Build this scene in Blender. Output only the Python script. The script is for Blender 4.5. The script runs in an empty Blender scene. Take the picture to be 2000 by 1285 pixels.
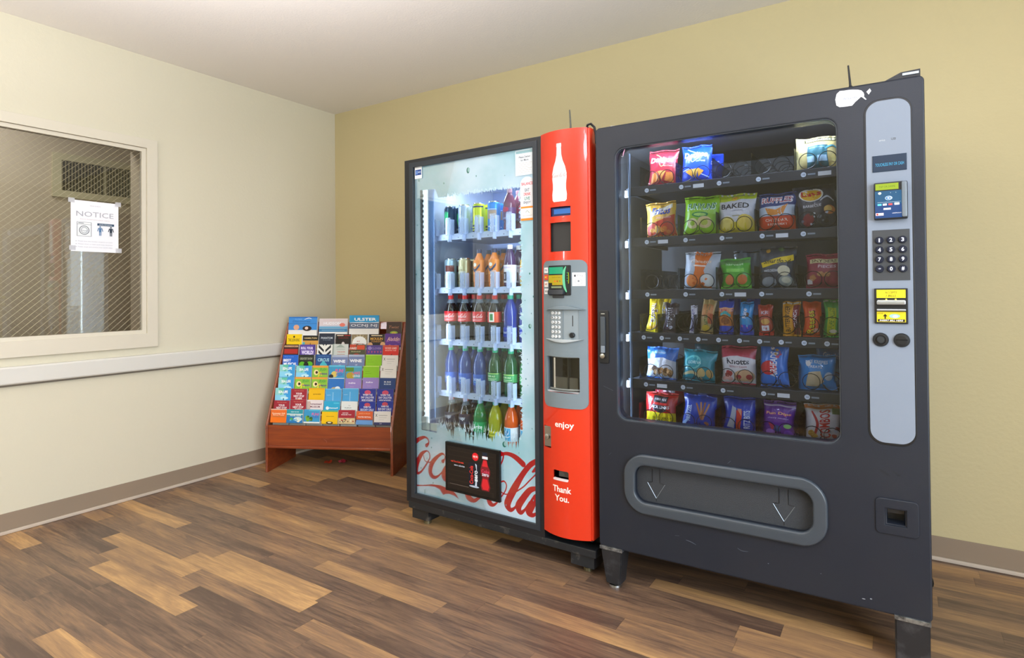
import bpy, bmesh, math, random
from math import sin, cos, pi, radians, sqrt
from mathutils import Vector, Matrix
random.seed(11)
SC = bpy.context.scene
COL = SC.collection

# ---------------------------------------------------------------- camera
F_PX, CY, AL, PIT, ROL = 1156.55, 556.18, .5758, .0104, -.0087
fw = Vector((-sin(AL)*cos(PIT), cos(AL)*cos(PIT), sin(PIT)))
rt = Vector((cos(AL), sin(AL), 0))
up0 = rt.cross(fw)
r2 = rt*cos(ROL) + up0*sin(ROL)
u2 = r2.cross(fw)
cd = bpy.data.cameras.new('camera')
cam = bpy.data.objects.new('camera', cd)
COL.objects.link(cam)
cam.matrix_world = Matrix(((r2.x, u2.x, -fw.x, 3.6985), (r2.y, u2.y, -fw.y, -3.1516), (r2.z, u2.z, -fw.z, 1.175), (0, 0, 0, 1)))
cd.sensor_width = 36
cd.lens = F_PX/2000*36
cd.shift_y = -(642.5-CY)/2000
cd.clip_start = .01
SC.camera = cam

# ---------------------------------------------------------------- look, world, ceiling lamp and added fill lights
SC.view_settings.view_transform = 'Standard'
SC.view_settings.look = 'None'
SC.view_settings.gamma = 1
SC.view_settings.use_curve_mapping = False
SC.view_settings.exposure = 0.0
w = bpy.data.worlds.new('world'); SC.world = w; w.use_nodes = True
w.node_tree.nodes['Background'].inputs[0].default_value = (.9, .92, 1, 1)
w.node_tree.nodes['Background'].inputs[1].default_value = .15
SC.cycles.max_bounces = 10
SC.cycles.transparent_max_bounces = 24
SC.cycles.caustics_reflective = False
SC.cycles.caustics_refractive = False
SC.cycles.sample_clamp_indirect = 6

def area(name, loc, rot, sx, sy, power, col=(1, 1, 1), spread=None):
    l = bpy.data.lights.new(name, 'AREA'); l.shape = 'RECTANGLE'; l.size = sx; l.size_y = sy
    l.energy = power; l.color = col
    if spread: l.spread = spread
    o = bpy.data.objects.new(name, l); o.location = loc; o.rotation_euler = rot
    COL.objects.link(o); return o
ROOM_X, ROOM_Y, ROOM_Z = 5.6, -5.0, 2.579
def bulb(name, loc, r, power, col):
    l = bpy.data.lights.new(name, 'POINT'); l.energy = power; l.shadow_soft_size = r; l.color = col
    o = bpy.data.objects.new(name, l); o.location = loc; COL.objects.link(o); return o
area('window_daylight', (5.55, -3.1, 1.4), (0, radians(90), 0), 1.9, 2.4, 165, (.76, .865, 1.0))  # added cool fill light on the solid right wall, no window there
bulb('ceiling_lamp', (3.75, -2.9, 2.30), .11, 26, (.88, .88, 1))
bulb('floor_lamp', (1.2, -4.4, 1.6), .13, 44, (.84, .90, 1))  # unseen point light without a lamp stand, added to even out the walls
area('floor_lamp_uplight', (2.1, -2.7, 1.25), (radians(180), 0, 0), .5, .5, 58, (.99, .965, .99), radians(138))  # upward area light added to brighten the ceiling, no fixture
area('laundry_lamp', (-.65, -2.2, 2.5), (0, 0, 0), .5, .9, 15, (.92, .95, 1))  # unseen area light added so the laundry wall shows up

# ---------------------------------------------------------------- materials
def lin(h):
    h = h.lstrip('#'); c = [int(h[i:i+2], 16)/255 for i in (0, 2, 4)]
    return tuple((x/12.92 if x <= .04045 else ((x+.055)/1.055)**2.4) for x in c)+(1,)
def pbsdf(m): return m.node_tree.nodes['Principled BSDF']
_M = {}
def mat(name, col, rough=.5, metal=0, spec=.5, coat=0, bump=None, trans=0, ior=1.45, emit=None, alpha=1, speck=None):
    if name in _M: return _M[name]
    m = bpy.data.materials.new(name); m.use_nodes = True; nt = m.node_tree; p = pbsdf(m)
    p.inputs['Base Color'].default_value = lin(col); p.inputs['Roughness'].default_value = rough
    p.inputs['Metallic'].default_value = metal; p.inputs['Specular IOR Level'].default_value = spec
    p.inputs['Coat Weight'].default_value = coat; p.inputs['Transmission Weight'].default_value = trans
    p.inputs['IOR'].default_value = ior; p.inputs['Alpha'].default_value = alpha
    if emit: p.inputs['Emission Color'].default_value = lin(emit[0]); p.inputs['Emission Strength'].default_value = emit[1]
    if bump or speck:
        tc = nt.nodes.new('ShaderNodeTexCoord')
    if bump:
        sc, st = bump
        n = nt.nodes.new('ShaderNodeTexNoise'); n.inputs['Scale'].default_value = sc; n.inputs['Detail'].default_value = 4
        b = nt.nodes.new('ShaderNodeBump'); b.inputs['Strength'].default_value = st; b.inputs['Distance'].default_value = .01
        nt.links.new(tc.outputs['Object'], n.inputs['Vector']); nt.links.new(n.outputs[0], b.inputs['Height']); nt.links.new(b.outputs[0], p.inputs['Normal'])
    if speck:   # worn / mottled colour: (colour2, scale, low, high)
        n = nt.nodes.new('ShaderNodeTexNoise'); n.inputs['Scale'].default_value = speck[1]; n.inputs['Detail'].default_value = 8; n.inputs['Roughness'].default_value = .65
        mr = nt.nodes.new('ShaderNodeMapRange'); mr.inputs[1].default_value = speck[2]; mr.inputs[2].default_value = speck[3]
        mx = nt.nodes.new('ShaderNodeMix'); mx.data_type = 'RGBA'
        mx.inputs[6].default_value = lin(col); mx.inputs[7].default_value = lin(speck[0])
        nt.links.new(tc.outputs['Object'], n.inputs['Vector']); nt.links.new(n.outputs[0], mr.inputs[0]); nt.links.new(mr.outputs[0], mx.inputs[0]); nt.links.new(mx.outputs[2], p.inputs['Base Color'])
    _M[name] = m; return m
def inkmat(c):
    """printed ink, or with a leading * a glowing display segment or print: '*rrggbb' or '*rrggbb:strength'"""
    if c.startswith('*'):
        h, _, s = c[1:].partition(':')
        return mat('lit_'+c[1:], '000000', .4, emit=(h, float(s or 1)))
    if c.startswith('~'):   # matte metallic foil
        return mat('foil_'+c[1:], c[1:], .35, metal=.7)
    return mat('ink_'+c, c, .42, spec=.4)
def tglass(name, tint, refl=1.0, ior=1.5, rough=0.0):
    m = bpy.data.materials.new(name); m.use_nodes = True; nt = m.node_tree; nt.nodes.clear()
    o = nt.nodes.new('ShaderNodeOutputMaterial'); t = nt.nodes.new('ShaderNodeBsdfTransparent'); g = nt.nodes.new('ShaderNodeBsdfGlossy')
    t.inputs[0].default_value = lin(tint); g.inputs['Roughness'].default_value = rough
    f = nt.nodes.new('ShaderNodeFresnel'); f.inputs[0].default_value = ior
    k = nt.nodes.new('ShaderNodeMath'); k.operation = 'MULTIPLY'; k.inputs[1].default_value = refl; k.use_clamp = True
    mx = nt.nodes.new('ShaderNodeMixShader')
    nt.links.new(f.outputs[0], k.inputs[0]); nt.links.new(k.outputs[0], mx.inputs[0]); nt.links.new(t.outputs[0], mx.inputs[1]); nt.links.new(g.outputs[0], mx.inputs[2]); nt.links.new(mx.outputs[0], o.inputs[0])
    return m

# ---------------------------------------------------------------- mesh helpers
class MB:
    def __init__(s): s.bm = bmesh.new(); s.m = []
    def mi(s, m):
        if m not in s.m: s.m.append(m)
        return s.m.index(m)
    def face(s, pts, m):
        f = s.bm.faces.new([s.bm.verts.new(p) for p in pts]); f.material_index = s.mi(m); return f
    def box(s, x0, x1, y0, y1, z0, z1, m, bev=0, seg=2):
        v = [s.bm.verts.new(p) for p in ((x0,y0,z0),(x1,y0,z0),(x1,y1,z0),(x0,y1,z0),(x0,y0,z1),(x1,y0,z1),(x1,y1,z1),(x0,y1,z1))]
        fs = [s.bm.faces.new([v[i] for i in q]) for q in ((3,2,1,0),(4,5,6,7),(0,1,5,4),(1,2,6,5),(2,3,7,6),(3,0,4,7))]
        k = s.mi(m)
        for f in fs: f.material_index = k
        if bev:
            r = bmesh.ops.bevel(s.bm, geom=list({e for f in fs for e in f.edges}), offset=bev, segments=seg, affect='EDGES', profile=.5)
            for f in r['faces']: f.material_index = k
        return s
    def lathe(s, prof, m, n=24, c=(0,0,0), axis='z'):
        k = s.mi(m); rings = []
        def P(r, h, a):
            if axis == 'z': return (c[0]+r*cos(a), c[1]+r*sin(a), c[2]+h)
            if axis == 'y': return (c[0]+r*cos(a), c[1]+h, c[2]+r*sin(a))
            return (c[0]+h, c[1]+r*cos(a), c[2]+r*sin(a))
        for r, h in prof:
            rings.append([s.bm.verts.new(P(max(r, 1e-5), h, 2*pi*i/n)) for i in range(n)])
        for a, b in zip(rings, rings[1:]):
            for i in range(n):
                f = s.bm.faces.new((a[i], a[(i+1) % n], b[(i+1) % n], b[i])); f.material_index = k
        for q in (rings[0][::-1], rings[-1]):
            f = s.bm.faces.new(q); f.material_index = k
        return s
    def tube(s, pts, r, m, n=6, closed=False):
        pts = [Vector(p) for p in pts]; k = s.mi(m); rings = []; N = len(pts); up = Vector((0, 0, 1))
        for i, p in enumerate(pts):
            a = pts[(i-1) % N] if (closed or i > 0) else p
            b = pts[(i+1) % N] if (closed or i < N-1) else p
            t = (b-a).normalized(); x = t.cross(up)
            if x.length < .05: x = t.cross(Vector((0, 1, 0)))
            x.normalize(); y = x.cross(t); up = y if abs(y.dot(up)) > .01 else up
            rr = r(i/(N-1)) if callable(r) else r
            rings.append([s.bm.verts.new(p+x*rr*cos(2*pi*j/n)+y*rr*sin(2*pi*j/n)) for j in range(n)])
        prs = list(zip(rings, rings[1:]))+([(rings[-1], rings[0])] if closed else [])
        for a, b in prs:
            for j in range(n):
                f = s.bm.faces.new((a[j], a[(j+1) % n], b[(j+1) % n], b[j])); f.material_index = k
        if not closed:
            for q in (rings[0][::-1], rings[-1]):
                f = s.bm.faces.new(q); f.material_index = k
        return s
    def raw(s, vs, fs, m):
        k = s.mi(m); v = [s.bm.verts.new(p) for p in vs]; out = []
        for q in fs:
            try: f = s.bm.faces.new([v[i] for i in q]); f.material_index = k; out.append(f)
            except ValueError: pass
        return v, out
    def plate(s, outs, y0, y1, m, bev=0, fn=None, sub=None, plane='xz'):
        """filled outlines (first outer, rest holes) in x,z extruded y0..y1"""
        c = bpy.data.curves.new('t', 'CURVE'); c.dimensions = '2D'; c.fill_mode = 'BOTH'
        c.extrude = max((y1-y0)/2-bev, 0); c.bevel_depth = bev; c.bevel_resolution = 1
        for o in outs:
            sp = c.splines.new('POLY'); sp.points.add(len(o)-1); sp.use_cyclic_u = True
            for p, q in zip(sp.points, o): p.co = (q[0], q[1], 0, 1)
        ob = bpy.data.objects.new('t', c); me = ob.to_mesh(); ym = (y0+y1)/2
        tmp = bmesh.new(); tmp.from_mesh(me); ob.to_mesh_clear(); bpy.data.objects.remove(ob); bpy.data.curves.remove(c)
        bmesh.ops.remove_doubles(tmp, verts=tmp.verts, dist=1e-6)
        if sub: subdiv(tmp, sub)
        vs = []
        for i, v in enumerate(tmp.verts):
            v.index = i; x, z, y = v.co.x, v.co.y, ym-v.co.z
            p = (x, y, z) if plane == 'xz' else ((y, x, z) if plane == 'yz' else (x, z, y))
            vs.append(fn(*p) if fn else p)
        s.raw(vs, [[v.index for v in f.verts] for f in tmp.faces], m); tmp.free()
        return s
    def build(s, name, parent=None, smooth=35, recalc=True):
        if recalc: bmesh.ops.recalc_face_normals(s.bm, faces=s.bm.faces)
        me = bpy.data.meshes.new(name); s.bm.to_mesh(me); s.bm.free()
        for m in s.m: me.materials.append(m)
        if smooth:
            me.shade_smooth(); me.set_sharp_from_angle(angle=radians(smooth))
        o = bpy.data.objects.new(name, me); COL.objects.link(o)
        if smooth and len(me.polygons) < 6000:
            wn = o.modifiers.new('weighted_normals', 'WEIGHTED_NORMAL'); wn.keep_sharp = True; wn.weight = 80
        if parent: o.parent = parent
        return o
def subdiv(bm, L):
    bmesh.ops.triangulate(bm, faces=[f for f in bm.faces if len(f.verts) > 3])
    for _ in range(7):
        es = [e for e in bm.edges if e.calc_length() > L]
        if not es: break
        bmesh.ops.subdivide_edges(bm, edges=es, cuts=1)
        bmesh.ops.triangulate(bm, faces=[f for f in bm.faces if len(f.verts) > 3])
def rrect(x0, x1, z0, z1, r, n=6):
    if not isinstance(r, tuple): r = (r,)*4
    out = []
    for (cx, cz, a0, rr) in ((x1-r[0], z0+r[0], -90, r[0]), (x1-r[1], z1-r[1], 0, r[1]), (x0+r[2], z1-r[2], 90, r[2]), (x0+r[3], z0+r[3], 180, r[3])):
        for i in range(n+1):
            a = radians(a0+90*i/n); out.append((cx+rr*cos(a), cz+rr*sin(a)))
    return out
def circ(cx, cz, rx, rz=None, n=20):
    rz = rz or rx
    return [(cx+rx*cos(2*pi*i/n), cz+rz*sin(2*pi*i/n)) for i in range(n)]
def tag(o, label=None, cat=None, group=None, kind=None):
    if label: o['label'] = label
    if cat: o['category'] = cat
    if group: o['group'] = group
    if kind: o['kind'] = kind
    return o
def empty(name, loc=(0,0,0), rz=0, label=None, cat=None, group=None, kind=None, M=None):
    o = bpy.data.objects.new(name, None); o.empty_display_size = .1; COL.objects.link(o)
    if M is not None: o.matrix_world = M
    else: o.location = loc; o.rotation_euler = (0, 0, rz)
    return tag(o, label, cat, group, kind)
def copy_tree(o, M, label=None, group=None):
    c = o.copy(); COL.objects.link(c); c.matrix_world = M
    if label: c['label'] = label
    if group: c['group'] = group
    for ch in list(KIDS.get(o.name, ())):
        d = ch.copy(); COL.objects.link(d); d.parent = c
    return c
KIDS = {}

# ---------------------------------------------------------------- print helper: flat inks laid on a surface
_T = {}
def textgeo(s, bold=0, shear=0):
    k = (s, bold, shear)
    if k not in _T:
        c = bpy.data.curves.new('t', 'FONT'); c.body = s; c.resolution_u = 2; c.offset = bold; c.shear = shear; c.size = 1
        o = bpy.data.objects.new('t', c); me = o.to_mesh()
        vs = [(v.co.x, v.co.y) for v in me.vertices]; fs = [tuple(p.vertices) for p in me.polygons]
        o.to_mesh_clear(); bpy.data.objects.remove(o); bpy.data.curves.remove(c)
        x0 = min(v[0] for v in vs); x1 = max(v[0] for v in vs); z0 = min(v[1] for v in vs); z1 = max(v[1] for v in vs)
        _T[k] = ([((v[0]-x0)/(x1-x0)-.5, (v[1]-z0)/(z1-z0)-.5) for v in vs], fs)
    return _T[k]
def smoothpts(P, n=5):
    out = []
    for i in range(len(P)-1):
        a = P[max(i-1, 0)]; b = P[i]; c = P[i+1]; d = P[min(i+2, len(P)-1)]
        for j in range(n):
            t = j/n
            out.append(tuple(.5*((2*b[k])+(-a[k]+c[k])*t+(2*a[k]-5*b[k]+4*c[k]-d[k])*t*t+(-a[k]+3*b[k]-3*c[k]+d[k])*t**3) for k in range(3)))
    out.append(tuple(P[-1])); return out
def ribbon(P, n=5):
    Q = smoothpts(P, n); vs = []; fs = []
    for i, (x, z, wd) in enumerate(Q):
        a = Q[max(i-1, 0)]; b = Q[min(i+1, len(Q)-1)]
        dx, dz = b[0]-a[0], b[1]-a[1]; L = math.hypot(dx, dz) or 1
        nx, nz = -dz/L*wd/2, dx/L*wd/2
        vs += [(x+nx, z+nz), (x-nx, z-nz)]
        if i: fs.append((2*i-2, 2*i-1, 2*i+1, 2*i))
    for e in (0, len(Q)-1):   # round ends
        x, z, wd = Q[e]; k = len(vs); vs += [(x+wd/2*cos(2*pi*i/10), z+wd/2*sin(2*pi*i/10)) for i in range(10)]; fs.append(tuple(range(k, k+10)))
    return vs, fs
# script lettering built from pen strokes: letter -> strokes in a unit x-height box, (x, z, pen width)
LET = {
 'C': [[(.95,1.55,.16),(.98,1.85,.07),(.8,1.95,.1),(.45,1.6,.22),(.2,.9,.3),(.25,.25,.26),(.6,.02,.14),(1.0,.35,.06)]],
 'o': [[(.5,.98,.06),(.2,.8,.2),(.05,.35,.26),(.25,.02,.16),(.55,.3,.08),(.62,.75,.07),(.5,.98,.06)], [(.4,.75,.05),(.55,.6,.05),(.8,.68,.05)]],
 'c': [[(.6,.75,.16),(.62,.95,.06),(.4,.95,.1),(.12,.5,.26),(.15,.1,.2),(.4,.02,.1),(.75,.4,.05)]],
 'a': [[(.6,.8,.07),(.45,1,.07),(.15,.7,.2),(.05,.25,.24),(.22,.02,.12),(.5,.35,.06),(.65,.9,.08)], [(.68,1,.16),(.55,.5,.22),(.55,.08,.16),(.8,.25,.05)]],
 'l': [[(.75,1.9,.05),(.62,2,.12),(.35,1.3,.2),(.15,.5,.24),(.22,.04,.14),(.55,.35,.05)], [(.28,.8,.05),(.6,1.3,.05),(.78,1.8,.05)]],
 '-': [[(.0,.5,.1),(.4,.6,.1)]]}
SCRIPT = [('C',0,0),('o',1.0,0),('c',1.7,0),('a',2.4,0),('-',3.2,0),('C',3.7,0),('o',4.6,0),('l',5.35,0),('a',6.0,0)]
def script_geo():
    vs, fs = [], []
    for ch, ox, oz in SCRIPT:
        for st in LET[ch]:
            a, b = ribbon([((x+.28*z+ox), z+oz, wd*.9) for x, z, wd in st], 3)
            k = len(vs); vs += a; fs += [tuple(i+k for i in f) for f in b]
    x0 = min(v[0] for v in vs); x1 = max(v[0] for v in vs)
    return [((v[0]-x0)/(x1-x0)-.5, (v[1]-1)/(x1-x0)) for v in vs], fs
SCRIPTGEO = script_geo()
def flat(x, z, o): return (x, -o, z)
def ink(name, parent, ops, fn=flat, box=(0,1,0,1), off=.0005, step=.00012, sub=None, mb=None, label=None):
    """box = x0,x1,z0,z1 on the surface for the unit square the ops are given in"""
    X0, X1, Z0, Z1 = box; sx, sz = X1-X0, Z1-Z0
    M = mb or MB()
    for i, op in enumerate(ops):
        k = op[0]; o = off+step*i; vs = fs = None
        if k == 'r': _, a, b, c, d, col = op; vs = [(a,b),(c,b),(c,d),(a,d)]; fs = [(0,1,2,3)]
        elif k == 'e': _, a, b, c, d, col = op; vs = circ(a, b, c, d, 18); fs = [tuple(range(18))]
        elif k == 'p': _, P, col = op; vs = P; fs = [tuple(range(len(P)))]
        elif k == 't':
            s, cx, cz, w_, h_, col = op[1:7]; bold = op[7] if len(op) > 7 else .02; shear = op[8] if len(op) > 8 else 0
            g, fs = textgeo(s, bold, shear); vs = [(cx+x*w_, cz+z*h_) for x, z in g]
        elif k == 'v':   # vertical text reading upwards
            s, cx, cz, w_, h_, col = op[1:7]; g, fs = textgeo(s, .02); vs = [(cx-z*h_, cz+x*w_) for x, z in g]
        elif k == 's': _, P, col = op; vs, fs = ribbon(P)
        elif k == 'L': _, cx, cz, w_, col = op[:5]; asp = sx/sz; g, fs = SCRIPTGEO; vs = [(cx+x*w_, cz+z*w_*asp) for x, z in g]
        elif k == 'b':   # scattered blobs: n, x0,z0,x1,z1, size, colours
            _, n, a, b, c, d, r, cols = op; rnd = random.Random(n*7+int(r*1000)+len(cols))
            for q in range(n):
                col = cols[q % len(cols)]; rr = r*rnd.uniform(.6, 1.3); cx, cz = rnd.uniform(a+r, c-r), rnd.uniform(b+r, d-r); ph = rnd.uniform(0, 6)
                P = [(X0+sx*(cx+rr*cos(t*pi/5+ph)*rnd.uniform(.75, 1.15)), Z0+sz*(cz+rr*sx/sz*sin(t*pi/5+ph)*rnd.uniform(.6, 1.0))) for t in range(10)]
                _lay(M, P, [tuple(range(10))], inkmat(col), fn, o+q*.00003, sub)
            continue
        _lay(M, [(X0+x*sx, Z0+z*sz) for x, z in vs], fs, inkmat(col), fn, o, sub if k != 't' else (sub*2 if sub else None))
    if mb: return None
    ob = M.build(name, parent, smooth=0, recalc=False)
    if label: ob['label'] = label
    return ob
def _lay(M, vs, fs, m, fn, o, sub):
    if sub:
        t = bmesh.new(); V = [t.verts.new((x, z, 0)) for x, z in vs]
        for f in fs:
            try: t.faces.new([V[i] for i in f])
            except ValueError: pass
        subdiv(t, sub)
        for i, v in enumerate(t.verts): v.index = i
        vs = [(v.co.x, v.co.y) for v in t.verts]; fs = [tuple(v.index for v in f.verts) for f in t.faces]; t.free()
    M.raw([fn(x, z, o) for x, z in vs], fs, m)

# ================================================================ ROOM
wallL = mat('wall_paint_pale', 'd8d2bc', .75, spec=.3, bump=(60, .12))  # back wall's beige with the cool light on it mixed into the colour
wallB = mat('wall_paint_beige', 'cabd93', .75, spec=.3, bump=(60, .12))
ceilM = mat('ceiling_paint', 'f0ece8', .9, spec=.2, bump=(90, .15))
trimM = mat('cream_trim_paint', 'd9d2c0', .5, bump=(40, .03))
railM = mat('rail_vinyl', 'd9d7cf', .45)
baseM = mat('vinyl_baseboard', '93826f', .5)
toeM = mat('baseboard_toe', 'c6b8a8', .5)

def floor_mat():
    m = bpy.data.materials.new('wood_plank_vinyl'); m.use_nodes = True; nt = m.node_tree; p = pbsdf(m); N = nt.nodes; Lk = nt.links.new
    tc = N.new('ShaderNodeTexCoord'); sp = N.new('ShaderNodeSeparateXYZ'); Lk(tc.outputs['Object'], sp.inputs[0])
    def mth(op, a, b=None):
        n = N.new('ShaderNodeMath'); n.operation = op
        for i, v in enumerate((a, b)):
            if v is None: continue
            if isinstance(v, (int, float)): n.inputs[i].default_value = v
            else: Lk(v, n.inputs[i])
        return n.outputs[0]
    W_ = .0855
    yy = mth('DIVIDE', mth('ADD', sp.outputs[1], 2.175+20*W_), W_)
    row = mth('FLOOR', yy); fy = mth('FRACT', yy)
    wn = N.new('ShaderNodeTexWhiteNoise'); wn.noise_dimensions = '1D'; Lk(row, wn.inputs['W'])
    Ln = mth('ADD', mth('MULTIPLY', wn.outputs[0], .25), .62)
    xx = mth('DIVIDE', mth('ADD', sp.outputs[0], mth('ADD', mth('MULTIPLY', wn.outputs[0], 7.3), 3)), Ln)
    colm = mth('FLOOR', xx); fx = mth('FRACT', xx)
    cb = N.new('ShaderNodeCombineXYZ'); Lk(row, cb.inputs[0]); Lk(colm, cb.inputs[1])
    w2 = N.new('ShaderNodeTexWhiteNoise'); w2.noise_dimensions = '2D'; Lk(cb.outputs[0], w2.inputs['Vector'])
    # grain coordinates, shifted per plank
    sh = N.new('ShaderNodeVectorMath'); sh.operation = 'MULTIPLY_ADD'; Lk(w2.outputs['Color'], sh.inputs[0]); sh.inputs[1].default_value = (30, 30, 30); Lk(tc.outputs['Object'], sh.inputs[2])
    def noise(scale, vec, detail=3, rough=.5, dist=0):
        mp = N.new('ShaderNodeMapping'); mp.inputs['Scale'].default_value = vec; Lk(sh.outputs[0], mp.inputs[0])
        n = N.new('ShaderNodeTexNoise'); n.inputs['Scale'].default_value = scale; n.inputs['Detail'].default_value = detail; n.inputs['Roughness'].default_value = rough; n.inputs['Distortion'].default_value = dist
        Lk(mp.outputs[0], n.inputs['Vector']); return n.outputs[0]
    big = noise(2.2, (.6, 4.2, 1), 4, .55, .6)
    mid = noise(7, (.5, 6, 1), 6, .62, 1.4)
    fine = noise(38, (.3, 13, 1), 5, .7, .5)
    t = mth('ADD', mth('ADD', mth('MULTIPLY', mth('POWER', w2.outputs[0], 1.3), .66), .12), mth('MULTIPLY', mth('SUBTRACT', big, .5), 1.25))
    t = mth('ADD', t, mth('MULTIPLY', mth('SUBTRACT', mid, .5), 1.0))
    t = mth('ADD', t, mth('MULTIPLY', mth('SUBTRACT', fine, .5), .75))
    cr = N.new('ShaderNodeValToRGB'); e = cr.color_ramp.elements
    e[0].position = 0; e[0].color = lin('58453a'); e[1].position = 1; e[1].color = lin('c79d69')
    for pos, c in ((.25, '755d4b'), (.5, '917154'), (.78, 'ac875d')):
        x = e.new(pos); x.color = lin(c)
    Lk(t, cr.inputs[0])
    # seams
    ey = mth('MINIMUM', fy, mth('SUBTRACT', 1, fy)); ex = mth('MINIMUM', fx, mth('SUBTRACT', 1, fx))
    s = mth('MINIMUM', mth('DIVIDE', ey, .012), mth('DIVIDE', ex, .0022)); s = mth('MINIMUM', s, 1)
    mx = N.new('ShaderNodeMix'); mx.data_type = 'RGBA'; mx.blend_type = 'MULTIPLY'; mx.inputs[0].default_value = 1
    sc = mth('ADD', mth('MULTIPLY', s, .35), .65); cc = N.new('ShaderNodeCombineColor')
    for i in range(3): Lk(sc, cc.inputs[i])
    Lk(cr.outputs[0], mx.inputs[6]); Lk(cc.outputs[0], mx.inputs[7]); Lk(mx.outputs[2], p.inputs['Base Color'])
    p.inputs['Roughness'].default_value = .36; p.inputs['Specular IOR Level'].default_value = .45
    b = N.new('ShaderNodeBump'); b.inputs['Strength'].default_value = .12; b.inputs['Distance'].default_value = .004
    Lk(mth('ADD', s, mth('MULTIPLY', fine, .6)), b.inputs['Height']); Lk(b.outputs[0], p.inputs['Normal'])
    return m
S = 'structure'
EXT = -1.2     # far wall of the laundry room behind the window
tag(MB().box(EXT-.1, ROOM_X+.1, ROOM_Y-.1, .1, -.1, 0, floor_mat()).build('floor', smooth=0), kind=S)
tag(MB().box(EXT-.1, ROOM_X+.1, ROOM_Y-.1, .1, ROOM_Z, ROOM_Z+.1, ceilM).build('ceiling', smooth=0), kind=S)
tag(MB().box(-.16, ROOM_X+.1, 0, .1, 0, ROOM_Z, wallB).build('wall_back', smooth=0), kind=S)
tag(MB().box(ROOM_X, ROOM_X+.1, ROOM_Y, 0, 0, ROOM_Z, wallB).build('wall_right', smooth=0), kind=S)
tag(MB().box(EXT-.1, ROOM_X+.1, ROOM_Y-.1, ROOM_Y, 0, ROOM_Z, wallB).build('wall_front', smooth=0), kind=S)
WY0, WY1, WZ0, WZ1 = -3.35, -1.412, .938, 2.043
wl = MB()
wl.plate([[(ROOM_Y, 0), (0, 0), (0, ROOM_Z), (ROOM_Y, ROOM_Z)], [(WY0, WZ0), (WY1, WZ0), (WY1, WZ1), (WY0, WZ1)]], -.16, 0, wallL, plane='yz')
tag(wl.build('wall_left', smooth=0), kind=S)
laun = mat('laundry_wall_paint', 'c6b6a0', .8, bump=(60, .1))
tag(MB().box(EXT-.1, EXT, ROOM_Y, .1, 0, ROOM_Z, laun).build('wall_laundry', smooth=0), kind=S)
tag(MB().box(EXT, -.16, 0, .1, 0, ROOM_Z, laun).build('wall_laundry_end', smooth=0), kind=S)
# baseboards: vinyl strip with a paler toe strip at the floor
def baseboard(name, pts):
    (x0, y0), (x1, y1) = pts; horiz = y0 == y1
    a, b = MB(), MB()
    if horiz: a.box(x0, x1, y0-.006, y0, 0, .101, baseM, .0015); b.box(x0, x1, y0-.020, y0-.006, 0, .017, toeM, .005)
    else: a.box(x0, x0+.006, y0, y1, 0, .101, baseM, .0015); b.box(x0+.006, x0+.020, y0, y1, 0, .017, toeM, .005)
    o = tag(a.build(name), kind=S); b.build('toe_strip', o)
baseboard('baseboard_back', ((0, 0), (ROOM_X, 0)))
baseboard('baseboard_left', ((0, ROOM_Y), (0, -.006)))
# wall guard rail on the left wall
rail = MB().box(0, .032, ROOM_Y, -.02, .732, .822, railM, .011, 4)
ro = tag(rail.build('trim_1'), kind=S); ro['label'] = 'white vinyl wall guard rail running under the window'
MB().box(0, .008, ROOM_Y, -.02, .722, .736, mat('rail_backing', '7c7466', .6)).build('rail_channel', ro)
# window with wired glass
win = empty('window_1', (0, 0, 0), kind=S)
fm = MB()
fm.plate([[(WY0-.09, .867), (-1.347, .867), (-1.347, 2.085), (WY0-.09, 2.085)], [(WY0, WZ0+.006), (-1.402, WZ0+.006), (-1.402, 2.035), (WY0, 2.035)]], 0, .017, trimM, bev=.002, plane='yz')
fm.build('casing', win, 30)
bd = MB()
bd.plate([[(WY0+.002, WZ0+.008), (-1.407, WZ0+.008), (-1.407, 2.030), (WY0+.002, 2.030)], [(WY0+.03, WZ0+.026), (-1.426, WZ0+.026), (-1.426, 2.012), (WY0+.03, 2.012)]], -.024, .006, trimM, bev=.002, plane='yz')
bd.build('glazing_bead', win, 30)
jm = MB()
for a in ((WY0, WY1+.004, WZ0-.002, WZ0+.004), (WY0, WY1+.004, WZ1-.004, WZ1+.002)): jm.box(-.16, -.024, a[0], a[1], a[2], a[3], laun)
jm.box(-.16, -.024, WY1-.003, WY1+.003, WZ0, WZ1, laun)
jm.build('reveal_lining', win, 0)
MB().box(-.016, -.010, WY0+.01, -1.418, WZ0+.014, 2.022, tglass('wired_glass', 'f2f2ee', 1.25, 1.5)).build('glass_pane', win, 0)
wr = MB(); wm = mat('glass_wire', 'cfc6a8', .4, metal=.3)
def diag(s, sp):
    y0, y1, z0, z1 = WY0+.02, -1.42, WZ0+.02, 2.018; slope = s
    c = z0-max(slope*y0, slope*y1)-.1; c1 = z1-min(slope*y0, slope*y1)+.1
    while c < c1:
        pts = []
        for y in (y0, y1):
            z = slope*y+c
            if z0 <= z <= z1: pts.append((y, z))
        for z in (z0, z1):
            y = (z-c)/slope
            if y0 < y < y1: pts.append((y, z))
        if len(pts) == 2: wr.tube([(-.009, *pts[0]), (-.009, *pts[1])], .00075 if s > 0 else .00025, wm, 4)
        c += sp
diag(.93, .034); diag(-.93, .034)
wr.build('wire_lattice', win, 0)
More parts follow.
